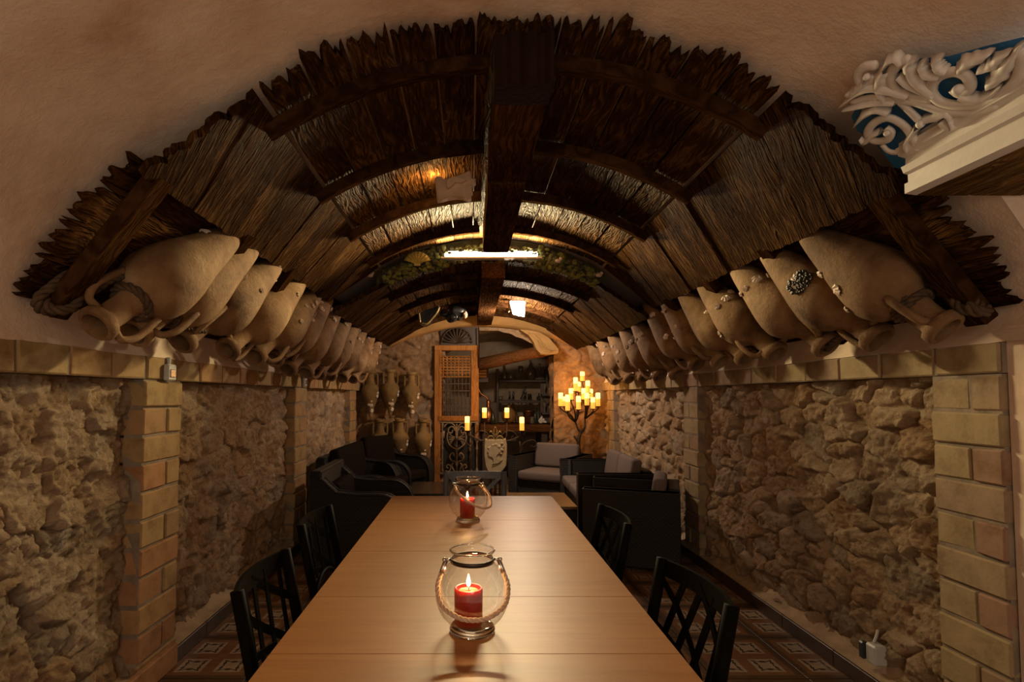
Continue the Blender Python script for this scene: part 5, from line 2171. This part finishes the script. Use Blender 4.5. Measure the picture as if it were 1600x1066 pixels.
# the slatted heater box, beams of the alcove
hb = thing('slatted_box', 'lit orange slatted wall box beside the lattice door in the alcove', 'box', tuple(at(756, 588, 8.6)))
hinv = Matrix.Translation(-at(756, 588, 8.6))
m_box = m_plain('orange_slat', (.48, .24, .10), .6)
box_px('case', M['old_wood'], hb, hinv, 744, 572, 763, 598, 8.72, .16)
for k in range(4):
    box_px('slat', m_box, hb, hinv, 744, 573 + k * 4.6, 760, 576.4 + k * 4.6, 8.62, .03, ch=.004)
lg = thing('log_beam', 'smooth brown log crossing the alcove below the arch', 'beam', tuple(at(805, 556, 7.9)))
linv2 = Matrix.Translation(-at(805, 556, 7.9))
mb = MB()
mb.tube([at(742, 571, 8.1), at(780, 563, 8.0), at(820, 554, 7.85), at(862, 547, 7.70)], [.095, .092, .085, .08], 14)
under(mb.build('log', M['log'], None, True), lg, linv2)
dp = thing('timber_spandrel', 'curved ochre carved board under the right end of the far arch', 'board', tuple(at(842, 535, 7.25)))
dinv2 = Matrix.Translation(-at(842, 535, 7.25))
poly = [(812, 515), (826, 516), (842, 519), (858, 528), (873, 546), (872, 552), (856, 554), (845, 553), (838, 546), (834, 535), (826, 524)]
mb = MB()
n = len(poly)
mb.v = [tuple(at(x, y, 7.24)) for x, y in poly] + [tuple(at(x, y, 7.24) + Vector((0, .16, 0))) for x, y in poly]
mb.f = [tuple(range(n))[::-1], tuple(range(n, 2 * n))] + [(i, (i + 1) % n, n + (i + 1) % n, n + i) for i in range(n)]
under(mb.build('board', M['ochre']), dp, dinv2)
for k in range(3):
    mb = MB()
    q = [(826 + 4 * k, 520 + k), (838 + 4 * k, 530 + k * 2), (846 + 5 * k, 545 + k), (860 + 4 * k, 550 - k)]
    mb.tube(curve_pts([at(x, y, 7.235) for x, y in q], 4), .010, 6)
    under(mb.build('moulded_rib', M['ochre'], None, True), dp, dinv2)
cbl = MB().tube([at(748, 512, 7.45), at(748.5, 540, 7.45), at(748, 575, 7.5)], .008, 6).build('cable', M['char'])
tag(cbl, 'thin dark cable hanging beside the lattice door', 'cable')
# rough dark arch of the alcove seen under the plaster arch
ra = MB()
for i in range(19):
    t = i / 18
    px, py = 690 + 176 * t, 548 - 36 * math.sin(PI * (.12 + .80 * t)) + 22 * t * t
    for dpth, off in ((7.70, 0), (7.70, -26), (7.9, -26), (7.9, 0)):
        p = at(px, py + off, dpth)
        ra.v.append(tuple(p + .02 * noise.noise_vector(p * 9)))
for i in range(18):
    for k in range(4):
        k2 = (k + 1) % 4
        ra.f.append((4 * i + k, 4 * i + 4 + k, 4 * i + 4 + k2, 4 * i + k2))
o = ra.build('trim_2', M['stone'])
tag(o, 'rough dark stone arch over the alcove opening', 'arch', kind='structure')


# ------------------------------------------------------------------ candles with a glow of their own
def led_candle(label, p, h, r_=.030, group=None):
    c = thing('wax_candle', label, 'candle', tuple(p), 0, group)
    MB().lathe([(r_ * .97, 0), (r_, .004), (r_, h * .55), (r_ * .98, h * .56)], 14).build('wax', M['glow_wax'], c, True)
    MB().lathe([(r_ * .98, h * .56), (r_, h * .57), (r_ * .99, h - .006), (r_ * .8, h), (r_ * .2, h - .012)], 14).build('lit_top', M['glow_top'], c, True)
    return c


# candelabra tree
CD = 7.08
ct = thing('candelabra_tree', 'brown iron candelabra shaped like a bare tree in the far right corner', 'candelabra', tuple(at(905, 766, CD)))
ctinv = Matrix.Translation(-at(905, 766, CD))
root_p = at(905, 766, CD)
root_p.z = 0.0
CND = [  # px, top, bottom, depth, label
    (910, 581, 595, 7.10, 'topmost glowing candle of the candelabra tree'),
    (899.5, 590, 610.6, 7.02, 'second highest glowing candle, left of the topmost one on the candelabra'),
    (904, 597, 612, 7.16, 'candle half hidden behind the second highest candle of the candelabra'),
    (918.5, 595, 613, 7.04, 'tall candle right of the topmost one on the candelabra'),
    (892.4, 607, 624, 7.04, 'candle left of the centre in the middle tier of the candelabra'),
    (912, 607, 623.6, 6.98, 'bright candle at the centre of the candelabra'),
    (923, 608, 622, 7.14, 'candle half hidden behind the right side of the candelabra'),
    (876, 614, 634, 7.02, 'candle at the far left tip of the candelabra'),
    (882, 620, 634, 7.12, 'candle half hidden behind the tall lower-left candle of the candelabra'),
    (887, 617, 641, 6.96, 'tall low candle second from the left on the candelabra'),
    (904, 619, 639, 6.92, 'low front candle in the middle of the candelabra'),
    (917, 614, 632.6, 6.94, 'front candle just right of the centre of the candelabra'),
    (926.5, 621, 638, 6.98, 'lowest candle on the right of the candelabra'),
    (934.5, 614, 634, 7.04, 'candle at the far right tip of the candelabra')]
# trunk and branches
tr = [root_p, at(905, 720, CD), at(904, 690, CD), at(907, 676, CD)]
mb = MB()
mb.tube(curve_pts(tr, 5), list(np.linspace(.030, .020, 16)), 8)
for a in range(5):
    an = a * 2 * PI / 5
    mb.tube([root_p + Vector((0, 0, .10)), root_p + Vector((.08 * math.cos(an), .08 * math.sin(an), .03)), root_p + Vector((.17 * math.cos(an), .17 * math.sin(an), .008))], [.02, .015, .008], 6)
under(mb.build('trunk', M['rust_iron'], None, True), ct, ctinv)
knl, knr, knc = at(899, 660, CD), at(914, 655, CD), at(907, 668, CD)
for pts in ([at(907, 678, CD), at(902, 668, CD), knl], [at(907, 678, CD), at(913, 668, CD - .05), knr], [at(903, 690, CD), at(898, 683, CD), at(896, 682, CD)]):
    mb = MB()
    mb.tube(curve_pts(pts, 4), list(np.linspace(.016, .011, 4 * (len(pts) - 1) + 1)), 7)
    under(mb.build('branch', M['rust_iron'], None, True), ct, ctinv)
rr_ = np.random.default_rng(4)
for (px, t_, b_, d_, lb) in CND:
    top = at(px, b_ + 1.2, d_)
    st = knl if px < 905 else knr
    mid = st.lerp(top, .55) + Vector((rr_.uniform(-.03, .03), rr_.uniform(-.02, .02), -.02))
    mb = MB()
    mb.tube(curve_pts([st, mid, top + Vector((0, 0, -.03)), top], 4), list(np.linspace(.011, .007, 13)), 6)
    br = under(mb.build('branch', M['rust_iron'], None, True), ct, ctinv)
    mb = MB().lathe([(.006, -.010), (.040, -.004), (.043, .004), (.040, .004), (.03, 0), (.004, -.002)], 12, Matrix.Translation(top))
    under(mb.build('drip_pan', M['rust_iron'], None, True), ct, ctinv)
    led_candle(lb, top + Vector((0, 0, .001)), at(px, t_, d_).z - top.z, .0295, 'glowing candles on the candelabra tree')

# iron candle stand with scrolls, four candles and a relief shield
KD = 7.22
ks = thing('candle_stand', 'scrolled iron candle stand with four arms behind the long table', 'candelabra', tuple(at(775, 752, KD)))
kinv = Matrix.Translation(-at(775, 752, KD))


def kt(name, pts, r_, d=KD, mat='rust_iron'):
    mb_ = MB()
    mb_.tube(curve_pts([at(*(p if len(p) == 3 else (p[0], p[1], d))) for p in pts], 4), r_, 6)
    return under(mb_.build(name, M[mat], None, True), ks, kinv)


zfoot = on(775, .004, KD)
for px in (738, 768, 780, 812):
    kt('leg', [(px, 690), (px + (px - 775) * .06, 720), (px + (px - 775) * .16, zfoot)], .010)
kt('rail', [(730, 678), (752, 688), (775, 690), (797, 688), (820, 678)], .010)
for s in (-1, 1):
    c0 = 774
    kt('scroll', [(c0 + s * 4, 690), (c0 + s * 14, 676), (c0 + s * 26, 674), (c0 + s * 34, 682), (c0 + s * 30, 689), (c0 + s * 25, 685), (c0 + s * 28, 681)], .008)
    kt('scroll', [(c0 + s * 20, 690), (c0 + s * 32, 686), (c0 + s * 42, 678), (c0 + s * 45, 674)], .008)
    kt('scroll', [(c0 + s * 38, 700), (c0 + s * 48, 690), (c0 + s * 60, 688), (c0 + s * 64, 694), (c0 + s * 60, 699), (c0 + s * 56, 696)], .007)
    kt('scroll', [(c0 + s * 36, 712), (c0 + s * 42, 700), (c0 + s * 38, 692)], .007)
KC = [(730, 651, 672, 7.16, 'glowing candle on the candle stand in front of the lattice door'), (757, 637.5, 652.5, 7.36, 'glowing candle on the candle stand before the copper still'),
      (792, 637.5, 652.5, 7.36, 'glowing candle on the candle stand before the amber gourd'), (815.5, 652, 672, 7.16, 'glowing candle on the right front arm of the candle stand')]
for (px, t_, b_, d_, lb) in KC:
    top = at(px, b_ + 1.0, d_)
    mb = MB().lathe([(.010, -.06), (.012, -.02), (.05, -.006), (.056, .002), (.052, .004), (.03, 0), (.004, -.002)], 14, Matrix.Translation(top))
    under(mb.build('drip_pan', M['rust_iron'], None, True), ks, kinv)
    mb = MB()
    mb.tube(curve_pts([at(px + (775 - px) * .12, 684, KD), at(px + (775 - px) * .03, 680, (KD + d_) / 2), top + Vector((0, 0, -.05))], 4), .008, 6)
    under(mb.build('arm', M['rust_iron'], None, True), ks, kinv)
    led_candle(lb, top + Vector((0, 0, .001)), at(px, t_, d_).z - top.z, .031, 'glowing candles on the candle stand')

# the shield with a head in profile
SHD = 7.08
sh = thing('relief_shield', 'cream terracotta shield with a head in profile relief, leaning on the candle stand', 'shield', tuple(at(774, 740, SHD)))
shinv = Matrix.Translation(-at(774, 740, SHD))


def sp(px, py, d=SHD):
    return at(px, py, d)


def plate(name, poly_, d, th, mat, k=.94):
    P_ = [sp(x, y, d) for x, y in poly_]
    n_ = len(P_)
    c_ = sum(P_, Vector()) / n_
    b_ = MB()
    for lay, (dy_, kk) in enumerate(((-th, k), (-th * .4, 1.0), (0, 1.0))):
        for p in P_:
            q = c_ + (p - c_) * kk
            b_.v.append((q.x, q.y + dy_, q.z))
    b_.f.append(tuple(range(n_)))
    for r_ in (0, 1):
        for i in range(n_):
            j = (i + 1) % n_
            b_.f.append((r_ * n_ + i, r_ * n_ + n_ + i, r_ * n_ + n_ + j, r_ * n_ + j))
    b_.f.append(tuple(range(2 * n_, 3 * n_))[::-1])
    return under(b_.build(name, mat), sh, shinv)


plate('plaque', [(757.5, 685), (762, 686), (774, 686), (786, 686), (790, 685), (792, 695), (792, 712), (791, 728), (786, 735), (780, 739), (774, 743), (768, 740), (761, 735), (758, 728), (756, 712), (756, 695)], SHD, .05, M['shield'])
plate('profile_head', [(766, 697), (772, 694), (778, 695), (783, 699), (784, 706), (779, 709), (776, 712), (777, 718), (784, 721), (779, 725), (769, 727), (771, 722), (770, 716), (767, 714), (763, 713), (762, 711), (763, 709), (761, 706), (763, 702), (762, 699)], SHD - .05, .022, M['shield'], .9)
for (px, py, r_) in ((770, 696, .02), (775, 695, .022), (780, 698, .024), (784, 703, .024), (781, 706, .018), (786, 699, .016), (785, 693, .018), (787, 697, .014), (783, 709, .015)):
    mb = MB().ball(sp(px, py, SHD - .066), r_, 9, 6, (1.2, .7, 1))
    under(mb.build('curl', M['shield'], None, True), sh, shinv)
mb = MB()
mb.tube(curve_pts([sp(x, y, SHD - .055) for x, y in ((769, 728), (774, 727), (780, 723), (785, 718))], 4), .007, 6)
under(mb.build('neck_drape', M['shield'], None, True), sh, shinv)
for s in (-1, 1):
    mb = MB()
    mb.tube(curve_pts([sp(774 + s * x, y, SHD - .03) for x, y in ((0, 688), (5, 682), (9, 682), (12, 686), (9, 689), (6, 686))], 4), .010, 6)
    mb.tube(curve_pts([sp(774 + s * x, y, SHD - .03) for x, y in ((0, 684), (4, 678), (7, 674), (9, 677))], 4), .009, 6)
    mb.tube(curve_pts([sp(774 + s * x, y, SHD - .03) for x, y in ((0, 682), (2.5, 674), (0, 667))], 4), [.010] * 5 + [.006] * 4, 6)
    under(mb.build('crest_scroll', M['gilt'], None, True), sh, shinv)
mb = MB()
mb.tube([sp(774, 742, SHD + .02), Vector((sp(774, 742, SHD + .02).x, SHD + .04, .003))], .018, 8)
under(mb.build('support_post', M['rust_iron'], None, True), sh, shinv)
